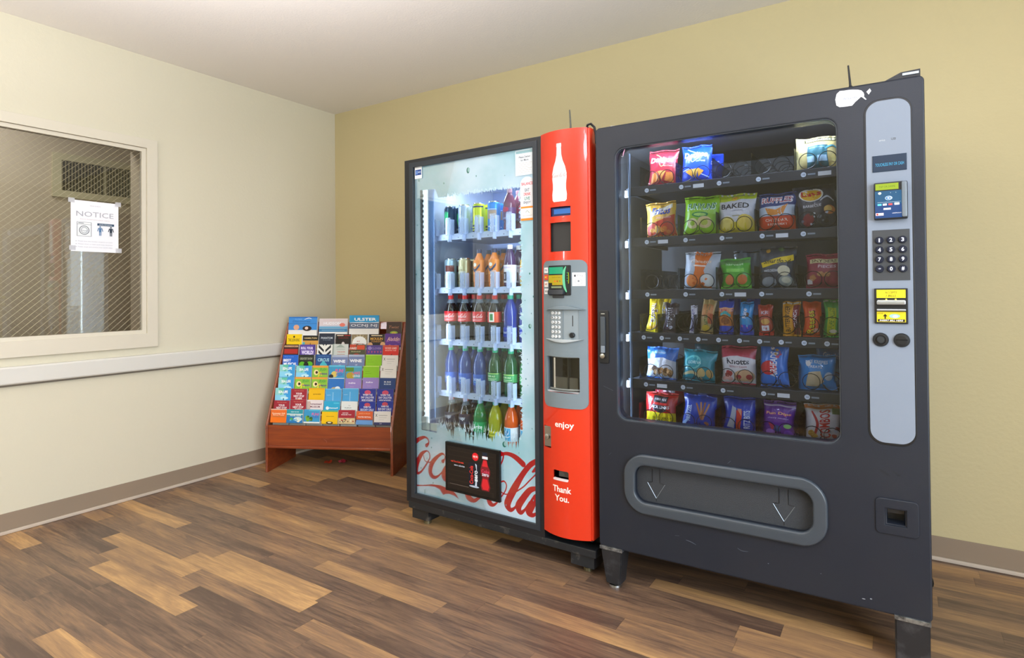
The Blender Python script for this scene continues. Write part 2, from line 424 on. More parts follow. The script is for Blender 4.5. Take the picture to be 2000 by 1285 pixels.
# laundry room vent grille seen through the window
vg = empty('vent_grille', (EXT, -1.16, 1.86), label='wide cream wall vent with dark vertical louvres, seen through the window', cat='vent')
vf = MB(); gm = mat('vent_frame_paint', 'c9bf9f', .5)
vf.plate([[(-.29, 0), (.34, 0), (.34, .305), (-.29, .305)], [(-.24, .045), (.3, .045), (.3, .26), (-.24, .26)]], .0, .02, gm, bev=.002, plane='yz')
vf.build('frame', vg)
MB().box(.001, .004, -.24, .3, .045, .26, mat('vent_dark', '15171a', .9)).build('duct_opening', vg, 0)  # flat near-black panel, the dark behind the louvres is its colour
lv = MB(); lm = mat('louvre_metal', '8e8468', .5)
for i in range(27): lv.box(.004, .018, -.235+i*.0198, -.231+i*.0198, .045, .26, lm)
lv.box(.006, .02, .03, .036, .045, .26, gm)
tag(lv.build('louvres', vg, 0), kind='stuff')
# notice taped on the glass
nt_ = empty('notice_sheet', (-.0075, -1.78, 1.41), pi/2, label='white paper notice with a washing machine drawing taped inside the window', cat='notice')
paper = mat('notice_paper', 'f4f5fa', .6, emit=None)
MB().box(0, .232, -.0010, -.0002, 0, .277, paper).build('paper', nt_, 0)
ops = [('t','NOTICE',.5,.74,.78,.1,'aeaeb8',0), ('t','DEAR GUESTS',.5,.91,.22,.018,'b9b9c4',0), ('t','Due to limited space please respect',.5,.635,.62,.022,'c0a9b0',0)]
ops += [('p',[(.12,.3),(.42,.3),(.42,.58),(.12,.58)],'6a7178'),('r',.13,.305,.41,.575,'eef1f4'),('r',.13,.53,.41,.535,'6a7178'),('r',.15,.55,.26,.565,'8a9198'),('e',.27,.42,.105,.09,'6a7178'),('e',.27,.42,.09,.077,'eef1f4'),('e',.27,.42,.07,.06,'8a9198'),('e',.27,.42,.06,.05,'eef1f4'),
        ('s',[(.22,.42,.008),(.27,.405,.008),(.33,.415,.008)],'8a9198'), ('r',.54,.53,.9,.575,'2f4a66'),('t','SOCIAL DISTANCING',.72,.552,.28,.018,'dfe6ee',.01)]
for cx, c in ((.6,'5a7fa8'), (.83,'1f2c3e')):
    ops += [('e',cx,.505,.018,.014,c),('r',cx-.025,.4,cx+.025,.485,c),('s',[(cx-.035,.475,.018),(cx-.055,.42,.014)],c),('s',[(cx+.035,.475,.018),(cx+.055,.42,.014)],c),('r',cx-.022,.33,cx-.005,.4,c),('r',cx+.005,.33,cx+.022,.4,c)]
for i, tx in enumerate(('Please limit the number of guests in room','Please wear a mask and keep distance','Please wash and sanitize your hands often')):
    ops += [('e',.1,.2-.055*i,.008,.007,'9a9aa6'),('t',tx,.5,.2-.055*i,.72,.02,'a9a9b6',0)]
ink('printing', nt_, ops, lambda x, z, o: (x, -.001-o, z), (0, .232, 0, .277))
tm = mat('clear_tape', 'e6e6ea', .3, alpha=.45)
for x, z in ((-.012, .262), (.215, .262), (-.008, .006), (.218, .0)): MB().box(x, x+.03, -.0022, -.0012, z, z+.025, tm).build('tape', nt_, 0)

# ================================================================ SNACK MACHINE
SZ = .165; SYAW = .0169
SNM = Matrix.Translation((2.6987, -.9807, 0)) @ Matrix.Rotation(SYAW, 4, 'Z')
blk = mat('black_textured_enamel', '1b212c', .42, spec=.5, bump=(320, .05), speck=('23272f', 3, .45, .8))
blk2 = mat('black_plastic', '16181b', .4)
rimM = mat('satin_black_rim', '3c444c', .32, spec=.6)
liner = mat('snack_liner', '55585c', .6)
trayM = mat('tray_metal', '30353d', .4, metal=.3)
steel = mat('steel', 'b4b7b8', .3, metal=1)
wireM = mat('black_coil_wire', '14171c', .3, metal=.5)
SN = empty('snack_vending_machine', M=SNM, label='tall black glass-front snack vending machine with keypad on the right', cat='vending machine')
W, H = 1.0731, 1.6526
z0 = SZ
cb = MB()
D = .86
cb.box(0, .03, .075, D, z0, z0+H-.004, blk); cb.box(W-.03, W, .075, D, z0, z0+H-.004, blk); cb.box(.03, W-.03, .075, D, z0+H-.034, z0+H-.004, blk)
cb.box(.03, W-.03, D-.03, D, z0, z0+H-.034, blk); cb.box(.03, W-.03, .075, D-.03, z0, z0+.03, blk)
cb.box(.875, W-.03, .075, D-.03, z0+.03, z0+H-.034, blk)
cb.build('cabinet', SN, 0)
ln = MB()
ln.box(.036, .039, .08, .7, z0+.44, z0+1.6, liner); ln.box(.871, .874, .08, .7, z0+.44, z0+1.6, liner); ln.box(.039, .871, .69, .7, z0+.44, z0+1.6, liner)
ln.box(.039, .871, .08, .69, z0+1.597, z0+1.6, liner); ln.box(.039, .871, .08, .69, z0+.44, z0+.443, liner)
ln.build('inner_liner', SN, 0)
Wn = (.070, .849, .497, 1.572)
def Z(o): return [(x, z+z0) for x, z in o]
dr = MB()
dr.plate([Z(rrect(0, W, 0, H, .012)), Z(rrect(Wn[0], Wn[1], Wn[2], Wn[3], .045)), Z(rrect(.14, .768, .192, .35, .05)), Z([(.961,.272),(1.018,.272),(1.018,.326),(.961,.326)])], 0, .072, blk, bev=.006)
door = dr.build('door', SN, 40)
# window gasket and glass
g = MB(); g.plate([Z(rrect(Wn[0]-.002, Wn[1]+.002, Wn[2]-.002, Wn[3]+.002, .046)), Z(rrect(Wn[0]+.006, Wn[1]-.006, Wn[2]+.006, Wn[3]-.006, .040))], .004, .03, rimM, bev=.002); g.build('gasket', SN, 40)
MB().plate([Z(rrect(Wn[0]+.001, Wn[1]-.001, Wn[2]+.001, Wn[3]-.001, .043))], .020, .025, tglass('snack_glass', 'e4e8ee', .7, 1.5)).build('glass_window', SN, 0)
# delivery door
p_ = MB(); outer = Z(rrect(.112, .796, .163, .376, .078, 10)); inner = Z(rrect(.142, .766, .194, .348, .05, 10))
p_.plate([outer, inner], -.016, .004, rimM, bev=.007); p_.build('delivery_rim', SN, 50)
f_ = MB(); f_.plate([Z(rrect(.146, .762, .198, .336, .045, 8))], .022, .03, mat('pebbled_black', '33363a', .5, bump=(500, .5)), bev=.002)
flap = f_.build('delivery_flap', SN, 40)
MB().box(.13, .78, .06, .07, z0+.18, z0+.36, mat('void_black', '050506', .9)).build('delivery_void', SN, 0)
gl = mat('arrow_groove', '8a949c', .35, metal=.6); gd = mat('groove_dark', '101214', .6)
for cx in (.222, .668):
    ar = MB(); zt, zb, w2, w1 = .326, .203, .034, .0145; zm = .275
    for a, b, m_ in (((cx-w1, zt), (cx-w1, zm), gd), ((cx+w1, zt), (cx+w1, zm), gd), ((cx-w1, zm), (cx-w2, zm-.003), gd), ((cx+w1, zm), (cx+w2, zm-.003), gd), ((cx-w2, zm-.004), (cx, zb+.012), gl), ((cx+w2, zm-.004), (cx, zb+.012), gl), ((cx, zb+.012), (cx, zb), gd)):
        ar.tube([(a[0], .0215, a[1]+z0), (b[0], .0215, b[1]+z0)], .0012, m_, 5)
    ar.build('arrow_groove', flap, 0)
# control panel
cp = MB(); silver = mat('silver_panel', '7f8997', .4, spec=.4)
cp.plate([Z(rrect(.921, 1.046, .521, 1.601, .042, 8))], -.002, .002, blk2, bev=.0015); cp.plate([Z(rrect(.926, 1.042, .528, 1.595, .038, 8))], -.0045, -.002, silver, bev=.001)
cpo = cp.build('control_panel', SN, 40)
ink('panel_print', SN, [('t','USI',.62,.885,.1,.007,'55585c',.01), ('t','service',.36,.884,.14,.006,'c3cad0',.0)], lambda x, z, o: (x, -.0045-o, z), (.926, 1.042, z0+.528, z0+1.595))
ds = MB().plate([Z([(.942,1.373),(1.031,1.373),(1.031,1.423),(.942,1.423)])], -.007, -.004, mat('display_bezel', '0d2b45', .2), bev=.0005).build('display', SN, 0)
ink('display_digits', ds, [('r',0,0,1,1,'*0c3a60:.7'),('t','TOUCHLESS PAY OR CASH',.5,.42,.86,.2,'*3fb8e8:1.3',0)], lambda x, z, o: (x, -.007-o, z), (.943, 1.030, z0+1.374, z0+1.422))
# card reader: wedge body + screens
cr_ = MB(); cr_.box(.944, 1.032, -.026, -.003, z0+1.221, z0+1.336, blk2, .004); cr_.box(1.016, 1.03, -.036, -.02, z0+1.225, z0+1.334, mat('reader_grey', '6e7880', .3), .004)
cro = cr_.build('card_reader', SN, 40)
ink('reader_screen', cro, [('r',.04,.8,.74,.97,'*b9d61a:.9'),('t','TAP OR SWIPE',.39,.885,.5,.05,'55661a',0),('r',.02,.03,.86,.77,'*1560b4:.6'),('r',.02,.4,.86,.77,'*1d86c4:.5'),('e',.17,.71,.05,.035,'*eaffea:1.4'),('e',.5,.71,.01,.008,'*dff:1'.replace('dff','ddffff')),('e',.66,.71,.01,.008,'*ddffff:1'),
    ('e',.44,.57,.11,.055,'cfe4f0'),('e',.44,.57,.095,.044,'1d6fb0'),('p',[(.38,.57),(.46,.6),(.46,.54)],'ffffff'),('s',[(.49,.6,.012),(.51,.57,.012),(.49,.54,.012)],'ffffff'),('r',.1,.455,.8,.46,'cfe4f0'),
    ('r',.1,.37,.22,.42,'5ec6d8'),('r',.26,.37,.38,.42,'f0f0f0'),('r',.43,.37,.55,.42,'d05050'),('r',.61,.37,.76,.43,'e8eef6'),('r',.28,.25,.5,.3,'f2f4ff'),('r',.04,.1,.28,.17,'f0d0d0'),('e',.09,.135,.03,.025,'c03030'),('t','CANTALOUPE',.68,.15,.28,.025,'ffffff',0)],
    lambda x, z, o: (x, -.026-o, z), (.945, 1.031, z0+1.222, z0+1.335))
# keypad
kp = MB().box(.939, 1.036, -.0075, -.004, z0+1.033, z0+1.19, mat('keypad_plate', '3a3d40', .5), .001).build('keypad', SN, 30)
for i, ch in enumerate('123456789*0#'):
    r_, c_ = divmod(i, 3); cx, cz = .9565+c_*.0305, z0+1.158-r_*.0298
    kb = MB().lathe([(.0113, -.008), (.0113, -.012), (.0100, -.0148), (.0, -.0152)], mat('blue_black_key', '121a30', .25), 20, (cx, 0, cz), 'y').build('key', kp, 40)
    if i < 100: ink('key_digit', kb, [('t', ch, 0, 0, .5 if ch != '1' else .22, .8 if ch not in '*' else .4, 'e6ecff', .02)], lambda x, z, o: (x, -.0153-o, z), (cx, cx+.015, cz, cz+.015)).parent = kp
# bill acceptor
ba = MB(); ba.box(.941, 1.029, -.012, -.004, z0+.898, z0+1.008, blk2, .002); ba.box(.947, 1.023, -.028, -.01, z0+.957, z0+.972, mat('brushed_lip', 'aab0b4', .3, metal=.7), .004); ba.box(.947, 1.023, -.022, -.01, z0+.938, z0+.944, mat('brushed_lip', 'aab0b4'), .002)
bao = ba.build('bill_acceptor', SN, 40)
ink('acceptor_print', bao, [('r',.07,.73,.93,.96,'e8d62a'),('t','ACCEPTS',.5,.88,.36,.06,'2a2a10',.01,.2),('t','1 BILLS',.5,.79,.3,.06,'2a2a10',.01,.2),('e',.36,.69,.03,.02,'*ffe860:1.6'),('e',.64,.69,.03,.02,'*ffe860:1.6'),
    ('r',.07,.05,.93,.34,'d8c424'),('r',.1,.06,.9,.13,'241c10'),('t','INSERT BILL HERE',.5,.095,.7,.045,'f4efe4',.02,.2),('r',.3,.14,.34,.22,'241c10'),('p',[(.25,.21),(.39,.21),(.32,.28)],'241c10'),('e',.6,.22,.16,.06,'9cc8b8'),('e',.62,.21,.08,.04,'d8ece4'),('t','FACE UP',.17,.29,.16,.03,'5a4a10',0)],
    lambda x, z, o: (x, -.012-o, z), (.941, 1.029, z0+.898, z0+1.008))
for nm, cx in (('coin_return_button', .9565), ('coin_slot', 1.0115)):
    q = MB().lathe([(.0215, -.004), (.0215, -.008), (.0195, -.0115), (.014, -.012), (.0135, -.0095 if nm[5] == 'r' else -.0125), (.0, -.0095 if nm[5] == 'r' else -.0125)], blk2, 28, (cx, 0, z0+.848), 'y')
    if nm[5] == 'r': q.lathe([(.0105, -.009), (.0105, -.016), (.009, -.0175), (.0, -.0175)], mat('button_grey', '2c3034', .3), 24, (cx, 0, z0+.848), 'y')
    else: q.box(cx-.015, cx+.015, -.0132, -.012, z0+.8475, z0+.8505, mat('void_black', '050506'))
    q.build(nm, SN, 40)
# coin return cup
q = MB(); q.plate([Z(rrect(.938, 1.046, .246, .352, .012)), Z([(.958,.270),(1.02,.270),(1.02,.328),(.958,.328)])], -.005, .002, blk, bev=.003)
cc = q.build('coin_return', SN, 40)
MB().box(.958, 1.02, .045, .055, z0+.268, z0+.33, blk2).box(.958, 1.02, .02, .045, z0+.305, z0+.33, mat('cup_flap', '2a2b2e', .35)).build('cup', cc, 0)
# latch on the left edge of the door
q = MB(); q.plate([Z(rrect(.006, .044, .722, .928, .006))], -.004, .001, blk2, bev=.002); q.box(.012, .032, -.010, -.003, z0+.79, z0+.905, rimM, .002); q.box(.013, .03, -.011, -.003, z0+.762, z0+.79, mat('latch_grey', '76808a', .4), .002); q.lathe([(.010, -.004), (.010, -.014), (.007, -.015), (.0, -.015)], steel, 18, (.021, 0, z0+.75), 'y'); q.box(.014, .03, -.006, -.004, z0+.915, z0+.918, steel)
q.build('door_latch', SN, 40)
# legs with levelling pads
for cx, yy in ((.045, .03), (1.028, .03), (.045, .80), (1.028, .80)):
    q = MB(); a, b, c, d = cx-.045, cx+.045, yy-.035, yy+.06
    s = .014 if yy < .1 else 0
    vs = [(a, c, z0+.002), (b, c, z0+.002), (b, d, z0+.002), (a, d, z0+.002), (a+.018, c+s, .014), (b-.012, c+s, .014), (b-.012, d-.02, .014), (a+.018, d-.02, .014)]
    if cx > .5: vs[4] = (a, c+s, .014); vs[5] = (b, c+s, .014); vs[6] = (b, d-.02, .014); vs[7] = (a, d-.02, .014)
    _, fs = q.raw(vs, [(0,1,2,3),(7,6,5,4),(4,5,1,0),(5,6,2,1),(6,7,3,2),(7,4,0,3)], mat('worn_black_leg', '2e2f32', .45, metal=.3, speck=('55565a', 12, .5, .8)))
    bmesh.ops.bevel(q.bm, geom=list({e for f in fs for e in f.edges}), offset=.004, segments=2, affect='EDGES')
    q.box(a-.002, b+.002, c-.002, d, z0-.014, z0+.0, mat('worn_steel_top', '9aa0a4', .35, metal=.8, speck=('4a4d50', 30, .4, .6)), .002) if yy < .1 else None
    lg = q.build('leg', SN, 40)
    MB().lathe([(.012, .014), (.012, .008), (.026, .007), (.027, 0)], steel, 20, (cx, yy+.01, 0)).build('levelling_pad', lg)
# castor seen under the machine
MB().lathe([(.0, -.012), (.03, -.012), (.032, -.008), (.032, .008), (.03, .012), (0, .012)], blk2, 20, (1.085, .62, .034), 'y').box(1.05, 1.075, .6, .64, .03, .10, blk2).build('castor', SN)
# price trays with coils
ROWS = {'A': (1.425, [.217, .354, .495, .632, .778]), 'B': (1.220, [.215, .368, .503, .642, .775]), 'C': (1.012, [.215, .366, .500, .638, .790]),
        'D': (.842, [.170, .243, .314, .384, .458, .532, .601, .672, .745, .815]), 'E': (.656, [.205, .352, .500, .640, .780]), 'F': (.474, [.202, .350, .500, .637, .782])}
clearM = tglass('clear_divider', 'dfe8ee', .8, 1.45, .05)
def helix(q, cx, zc, y_0, y_1, r, hand, pitch=.062, wr_=.0014):
    n = int((y_1-y_0)/pitch*18); pts = []
    for i in range(n+1):
        t = i/n; a = hand*(t*(y_1-y_0)/pitch*2*pi)-pi/2
        y = y_0+(y_1-y_0)*t; tf = 18*pitch
        if i < 19: y = y_0+.010*i/19
        elif i < 26: y = y_0+.010+(y-y_0-.010)*(i-19)/7
        pts.append((cx+r*cos(a), y, zc+r*sin(a)))
    q.tube(pts, wr_, wireM, 5)
NUM = {'A': 10, 'B': 20, 'C': 30, 'D': 40, 'E': 50, 'F': 60}
for rk, (zs, cols) in ROWS.items():
    q = MB(); zz = z0+zs-.004
    q.box(.084, .866, .102, .62, zz-.003, zz, trayM); q.box(.096, .864, .088, .104, zz-.034, zz+.002, trayM, .002)
    q.box(.084, .098, .11, .6, zz-.02, zz+.0, trayM)
    tr = q.build('shelf_tray', SN, 0)
    MB().raw([(.078,.104,zz-.04),(.078,.104,zz-.002),(.097,.098,zz-.02)], [(0,1,2)], mat('white_clip', 'e4eae6', .5))[0] if False else None
    cl = MB(); cl.box(.080, .094, .092, .1, zz-.036, zz-.008, mat('white_clip', 'dfe8e4', .5), .002); cl.build('tray_clip', tr)
    n = len(cols)
    for i, cx in enumerate(cols):
        pr = []
        lx = cx-.042 if n == 5 else cx-.014
        pr += [('e', lx, -.017, .0085, .0085, 'dfe9f6'), ('t', str(NUM[rk]+i*(2 if n == 5 else 1)), lx, -.017, .009, .007, '38506e', 0), ('r', lx+.013, -.020, lx+(.037 if n == 5 else .034), -.0145, '8d98a4')]
        if n == 5 and (i*7+ord(rk)) % 3 == 0: pr.append(('r', lx+.045, -.0255, lx+.085, -.011, 'dde0e4'))
        ink('price_label', tr, pr, lambda x, z, o: (x, .0875-o, z), (0, 1, zz, zz+1))
    hz = zz+(.034 if n == 5 else .034)
    for i, cx in enumerate(cols):
        q = MB()
        if n == 5:
            helix(q, cx-.031, hz, .108, .56, .0275, 1); helix(q, cx+.031, hz, .108, .56, .0275, -1)
        else: helix(q, cx, hz+.008, .108, .56, .031, 1, .05)
        q.build('coil', tr, 60)
    for i in range(len(cols)+1):
        cx = (cols[0]-.075 if n == 5 else cols[0]-.036) if i == 0 else (cols[-1]+.07 if n == 5 else cols[-1]+.036) if i == n else (cols[i-1]+cols[i])/2
        if cx < .862: MB().box(cx-.0012, cx+.0012, .108, .6, zz, zz+(.085 if n == 5 else .075), clearM).build('divider', tr, 0)
# cabinet lights: strip down the left inside of the door and across the top
for nm, b_ in (('light_strip', (.045, .062, .073, .078, z0+.52, z0+1.55)),):
    MB().box(*b_, mat('snack_led', 'ffffff', emit=('bcd4ff', .6))).build(nm, SN, 0)
q = MB().box(.0995, .1075, .082, .09, z0+.5, z0+1.56, mat('clear_pole', '6f8296', .2, metal=.3), .002).build('inner_post', SN)
def mlamp(name, M, loc, rot, sx, sy, pw, col, spread=None):
    o = area(name, (0,0,0), (0,0,0), sx, sy, pw, col, spread)
    o.matrix_world = M @ Matrix.Translation(loc) @ rot; return o
RX = lambda a: Matrix.Rotation(radians(a), 4, 'X'); RY = lambda a: Matrix.Rotation(radians(a), 4, 'Y'); RZ = lambda a: Matrix.Rotation(radians(a), 4, 'Z')
mlamp('cabinet_lamp', SNM, (.47, .075, z0+1.58), RX(35), .7, .02, 7, (.75, .86, 1))
mlamp('cabinet_lamp', SNM, (.052, .079, z0+1.0), RX(90) @ RY(-50), .02, 1.0, 17, (.72, .84, 1))
# torn sticker, antenna and top module
st = MB(); 
sp_ = [(0.854, 1.648), (0.867, 1.647), (0.878, 1.647), (0.889, 1.646), (0.904, 1.643), (0.914, 1.639), (0.92, 1.631), (0.922, 1.624), (0.921, 1.618), (0.928, 1.608), (0.925, 1.607), (0.918, 1.615), (0.913, 1.619), (0.909, 1.615), (0.898, 1.606), (0.888, 1.595), (0.868, 1.595), (0.853, 1.596), (0.844, 1.603), (0.841, 1.622), (0.845, 1.64)]
st.plate([Z(sp_)], -.0014, -.0004, mat('sticker_white', 'eef0f4', .5)); st.plate([Z([(.928,1.632),(.937,1.641),(.941,1.633),(.934,1.622)])], -.0014, -.0004, mat('sticker_white', 'eef0f4'))
so = st.build('torn_sticker', SN, 0)
ink('sticker_print', so, [('t','Atlantic',.5,.5,1,1,'9aa0b4',.0)], lambda x, z, o: (x, -.0015-o, z), (.862, .908, z0+1.616, z0+1.625))
an = MB().tube([(.884, .02, z0+H-.002), (.882, .02, z0+H+.03), (.878, .02, z0+H+.08)], lambda t: .0042-.0016*t, blk2, 10).lathe([(.009, -.004), (.009, .004), (.005, .012)], blk2, 14, (.884, .02, z0+H)).build('antenna', SN)
q = MB(); q.raw([(.962,.01,z0+H),(1.07,.01,z0+H),(1.07,.01,z0+H+.028),(1.02,.01,z0+H+.026),(.962,.16,z0+H),(1.07,.16,z0+H),(1.07,.16,z0+H+.028),(1.02,.16,z0+H+.026)], [(0,1,2,3),(7,6,5,4),(0,3,7,4),(3,2,6,7),(2,1,5,6),(1,0,4,5)], blk2)
q.box(1.024, 1.066, .006, .012, z0+H+.014, z0+H+.021, mat('module_label', 'b8c4cc', .4))
q.build('telemetry_module', SN, 0)
ink('window_scraps', SN, [('s',[(.05,.1,.02),(.2,.0,.025),(.35,.05,.03)],'e8ecf4'),('s',[(.3,.1,.06),(.4,.5,.14),(.55,.9,.08)],'e4a8c8')], lambda x, z, o: (x, .0185-o, z), (.095, .125, z0+1.535, z0+1.565))
ink('scuff_marks', SN, [('s',[(.34,.09,.0015),(.36,.086,.002),(.375,.080,.001)],'5e6470'),('s',[(.30,.098,.0012),(.315,.1,.001)],'565c66'),('s',[(.52,.1,.0012),(.535,.094,.002),(.555,.096,.001)],'565c66'),('s',[(.49,.392,.001),(.5,.402,.0012)],'5a606a'),('e',.62,.07,.002,.0015,'6a707a'),('e',.78,.075,.0015,.001,'6a707a'),
    ('s',[(.95,.44,.004),(.965,.43,.008),(.975,.425,.003)],'22262c'),('s',[(.985,.44,.003),(1.0,.43,.006)],'24282e'),('s',[(.02,.63,.0008),(.06,.615,.001)],'5a606a'),('e',.92,.03,.003,.002,'8a9098'),('e',.9,.025,.005,.0015,'8a9098'),('e',.955,.95,.0,.0,'5a606a'),('s',[(.04,.36,.001),(.05,.37,.001)],'4a505a')], flat, (0, 1, z0, z0+1))
MB().tube([(.045, .006, z0+H+.0), (.06, .008, z0+H+.006), (.085, .008, z0+H+.004), (.1, .006, z0+H+.001)], .002, mat('white_cable', 'e4e4e0', .5), 6).build('loose_wire', SN)

# ================================================================ DRINK MACHINE
CZ = .11; CYAW = -.031
CKM = Matrix.Translation((1.608, -.923, 0)) @ Matrix.Rotation(CYAW, 4, 'Z')
CK = empty('drink_vending_machine', M=CKM, label='glass-front drink vending machine with bright interior and red control column', cat='vending machine')
z0 = CZ; W, H = 1.0626, 1.7276
red = mat('red_glossy_plastic', 'd4351a', .3, spec=.5, coat=.3)
cblk = mat('drink_black', '1c1e22', .35)
white = mat('white_liner', 'c3cfe6', .5)
cb = MB()
cb.box(.012, .032, .10, .82, z0, z0+H+.004, cblk); cb.box(.70, 1.05, .10, .82, z0, z0+H+.004, cblk); cb.box(.032, .70, .76, .82, z0, z0+H+.004, cblk)
cb.box(.032, .70, .10, .76, z0+1.66, z0+H+.004, cblk); cb.box(.032, .70, .10, .76, z0-.0, z0+.27, cblk)
cb.build('cabinet', CK, 0)
ln = MB()
ln.box(.032, .036, .10, .7, z0+.27, z0+1.66, white); ln.box(.688, .692, .10, .7, z0+.27, z0+1.66, white); ln.box(.032, .692, .70, .704, z0+.27, z0+1.66, mat('back_liner', '98aad6', .5))
ln.box(.032, .692, .10, .7, z0+1.655, z0+1.66, white); ln.box(.032, .692, .10, .7, z0+.27, z0+.288, white)
ln.build('inner_liner', CK, 0)
Zc = lambda o: [(x, z+z0) for x, z in o]
RC = lambda a, b, c, d: [(a, c), (b, c), (b, d), (a, d)]
dr = MB(); dfm = mat('door_frame_grey', '2b3138', .35)
dr.plate([Zc(RC(0, .812, .012, H)), Zc(RC(.050, .778, .050, 1.697))], 0, .095, cblk, bev=.005)
dr.plate([Zc(RC(.034, .792, .036, 1.712)), Zc(RC(.054, .775, .055, 1.693))], -.004, .004, dfm, bev=.003)
dr.build('door_frame', CK, 40)
MB().box(.050, .778, .010, .0135, z0+.05, z0+1.697, tglass('cooler_glass', 'f4fbfb', .55, 1.5)).build('door_glass', CK, 0)
# frosted film printed on the back of the glass: clear window with an icy edge
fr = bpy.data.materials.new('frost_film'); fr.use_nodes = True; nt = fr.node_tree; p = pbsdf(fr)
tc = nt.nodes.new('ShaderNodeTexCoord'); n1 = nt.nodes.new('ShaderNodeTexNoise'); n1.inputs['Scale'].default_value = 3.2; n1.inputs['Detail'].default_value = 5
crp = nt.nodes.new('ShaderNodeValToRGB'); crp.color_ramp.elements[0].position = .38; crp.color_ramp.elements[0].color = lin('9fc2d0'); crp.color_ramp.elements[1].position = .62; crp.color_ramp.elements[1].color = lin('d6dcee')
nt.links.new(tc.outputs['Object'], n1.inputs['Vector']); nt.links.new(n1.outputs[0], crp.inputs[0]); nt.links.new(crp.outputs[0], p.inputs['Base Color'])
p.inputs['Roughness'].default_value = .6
nt.links.new(crp.outputs[0], p.inputs['Emission Color']); p.inputs['Emission Strength'].default_value = .5  # emission stands in for the cooler lamps behind the film
rnd = random.Random(5)
def jag(x0, x1, zb, amp, n, sgn):
    out = []
    for i in range(n):
        t = i/(n-1); x = x0+(x1-x0)*t
        out.append((x, zb+sgn*amp*(rnd.uniform(.2, 1) if i % 2 else rnd.uniform(-.2, .15))))
    return out
hole = [(.088, .375), (.19, .372)]
g_ = lambda a: a*rnd.random()**1.8
hole += [(.19+.50*(i+rnd.uniform(-.4, .4))/90, .415+.012*sin(i*.3)-g_(.06 if i > 16 else .025)*(i % 2)-g_(.012)) for i in range(90)]
hole += [(.700-g_(.020)*(i % 2)-g_(.006), .43+1.07*(i+rnd.uniform(-.4, .4))/110) for i in range(1, 110)]
hole += [(.695-.49*(i+rnd.uniform(-.4, .4))/80, 1.522+g_(.016)*(i % 2)+g_(.006)) for i in range(80)]
hole += [(.19, 1.57), (.088, 1.575)]
fl = MB(); fl.plate([Zc(RC(.050, .778, .050, 1.697)), Zc(hole)], .0150, .0158, fr)
film = fl.build('frosted_film', CK, 0)
# ice crystals along the edges of the clear window
ic = MB(); icm = mat('ice_print', 'eef4ff', .6, emit=('dfeaff', .35))  # crystals glow like the film, in place of lamp light from behind
for i in range(90):
    x = .2+.49*rnd.random(); zb = .40+.03*rnd.random(); h_ = rnd.uniform(.01, .045); a = rnd.uniform(-.4, .4); ww = rnd.uniform(.001, .0025)
    ic.raw([(x-ww, .0147, z0+zb), (x+ww, .0147, z0+zb), (x+h_*a, .0147, z0+zb+h_)], [(0,1,2)], icm)
for i in range(60):
    x = .21+.48*rnd.random(); zb = 1.535+.01*rnd.random(); h_ = -rnd.uniform(.008, .04); a = rnd.uniform(-.3, .3); ww = rnd.uniform(.001, .0022)
    ic.raw([(x-ww, .0147, z0+zb), (x+ww, .0147, z0+zb), (x+h_*a, .0147, z0+zb+h_)], [(0,1,2)], icm)
for i in range(70):
    z = .45+1.05*rnd.random(); x = .706; h_ = -rnd.uniform(.006, .03); a = rnd.uniform(-.8, .8); ww = rnd.uniform(.0008, .002)
    ic.raw([(x, .0147, z0+z-ww), (x, .0147, z0+z+ww), (x+h_, .0147, z0+z+h_*a)], [(0,1,2)], icm)
tag(ic.build('ice_crystals', CK, 0), kind='stuff')
# lettering across the foot of the glass
A = [[(0.03,0.289,0.018),(0.055,0.316,0.0174),(0.086,0.333,0.0135),(0.112,0.341,0.0084),(0.131,0.333,0.006),(0.136,0.316,0.0072),(0.121,0.301,0.015)],[(0.122,0.275,0.0048),(0.1,0.264,0.012),(0.08,0.245,0.018),(0.057,0.203,0.0198),(0.050,0.169,0.018),(0.062,0.154,0.0108),(0.088,0.17,0.0075),(0.123,0.213,0.0066),(0.143,0.245,0.0054),(0.137,0.269,0.0054),(0.122,0.275,0.0042)],[(0.1,0.248,0.0042),(0.111,0.224,0.0042),(0.136,0.22,0.0042),(0.158,0.228,0.0042)],[(0.228,0.239,0.015),(0.24,0.253,0.0054),(0.241,0.269,0.0048),(0.223,0.275,0.009),(0.191,0.255,0.0135),(0.157,0.219,0.0195),(0.144,0.179,0.0195),(0.155,0.157,0.018),(0.178,0.153,0.012),(0.207,0.171,0.006),(0.249,0.215,0.0054)],[(0.249,0.215,0.015),(0.232,0.181,0.021),(0.238,0.157,0.018),(0.26,0.155,0.018)]]
SW = [(0.05,0.0953),(0.092,0.1),(0.156,0.115),(0.211,0.12),(0.252,0.115),(0.292,0.107),(0.312,0.094),(0.329,0.075),(0.3,0.086),(0.268,0.089),(0.243,0.084),(0.229,0.076),(0.206,0.099),(0.177,0.106),(0.135,0.103),(0.05,0.087)]
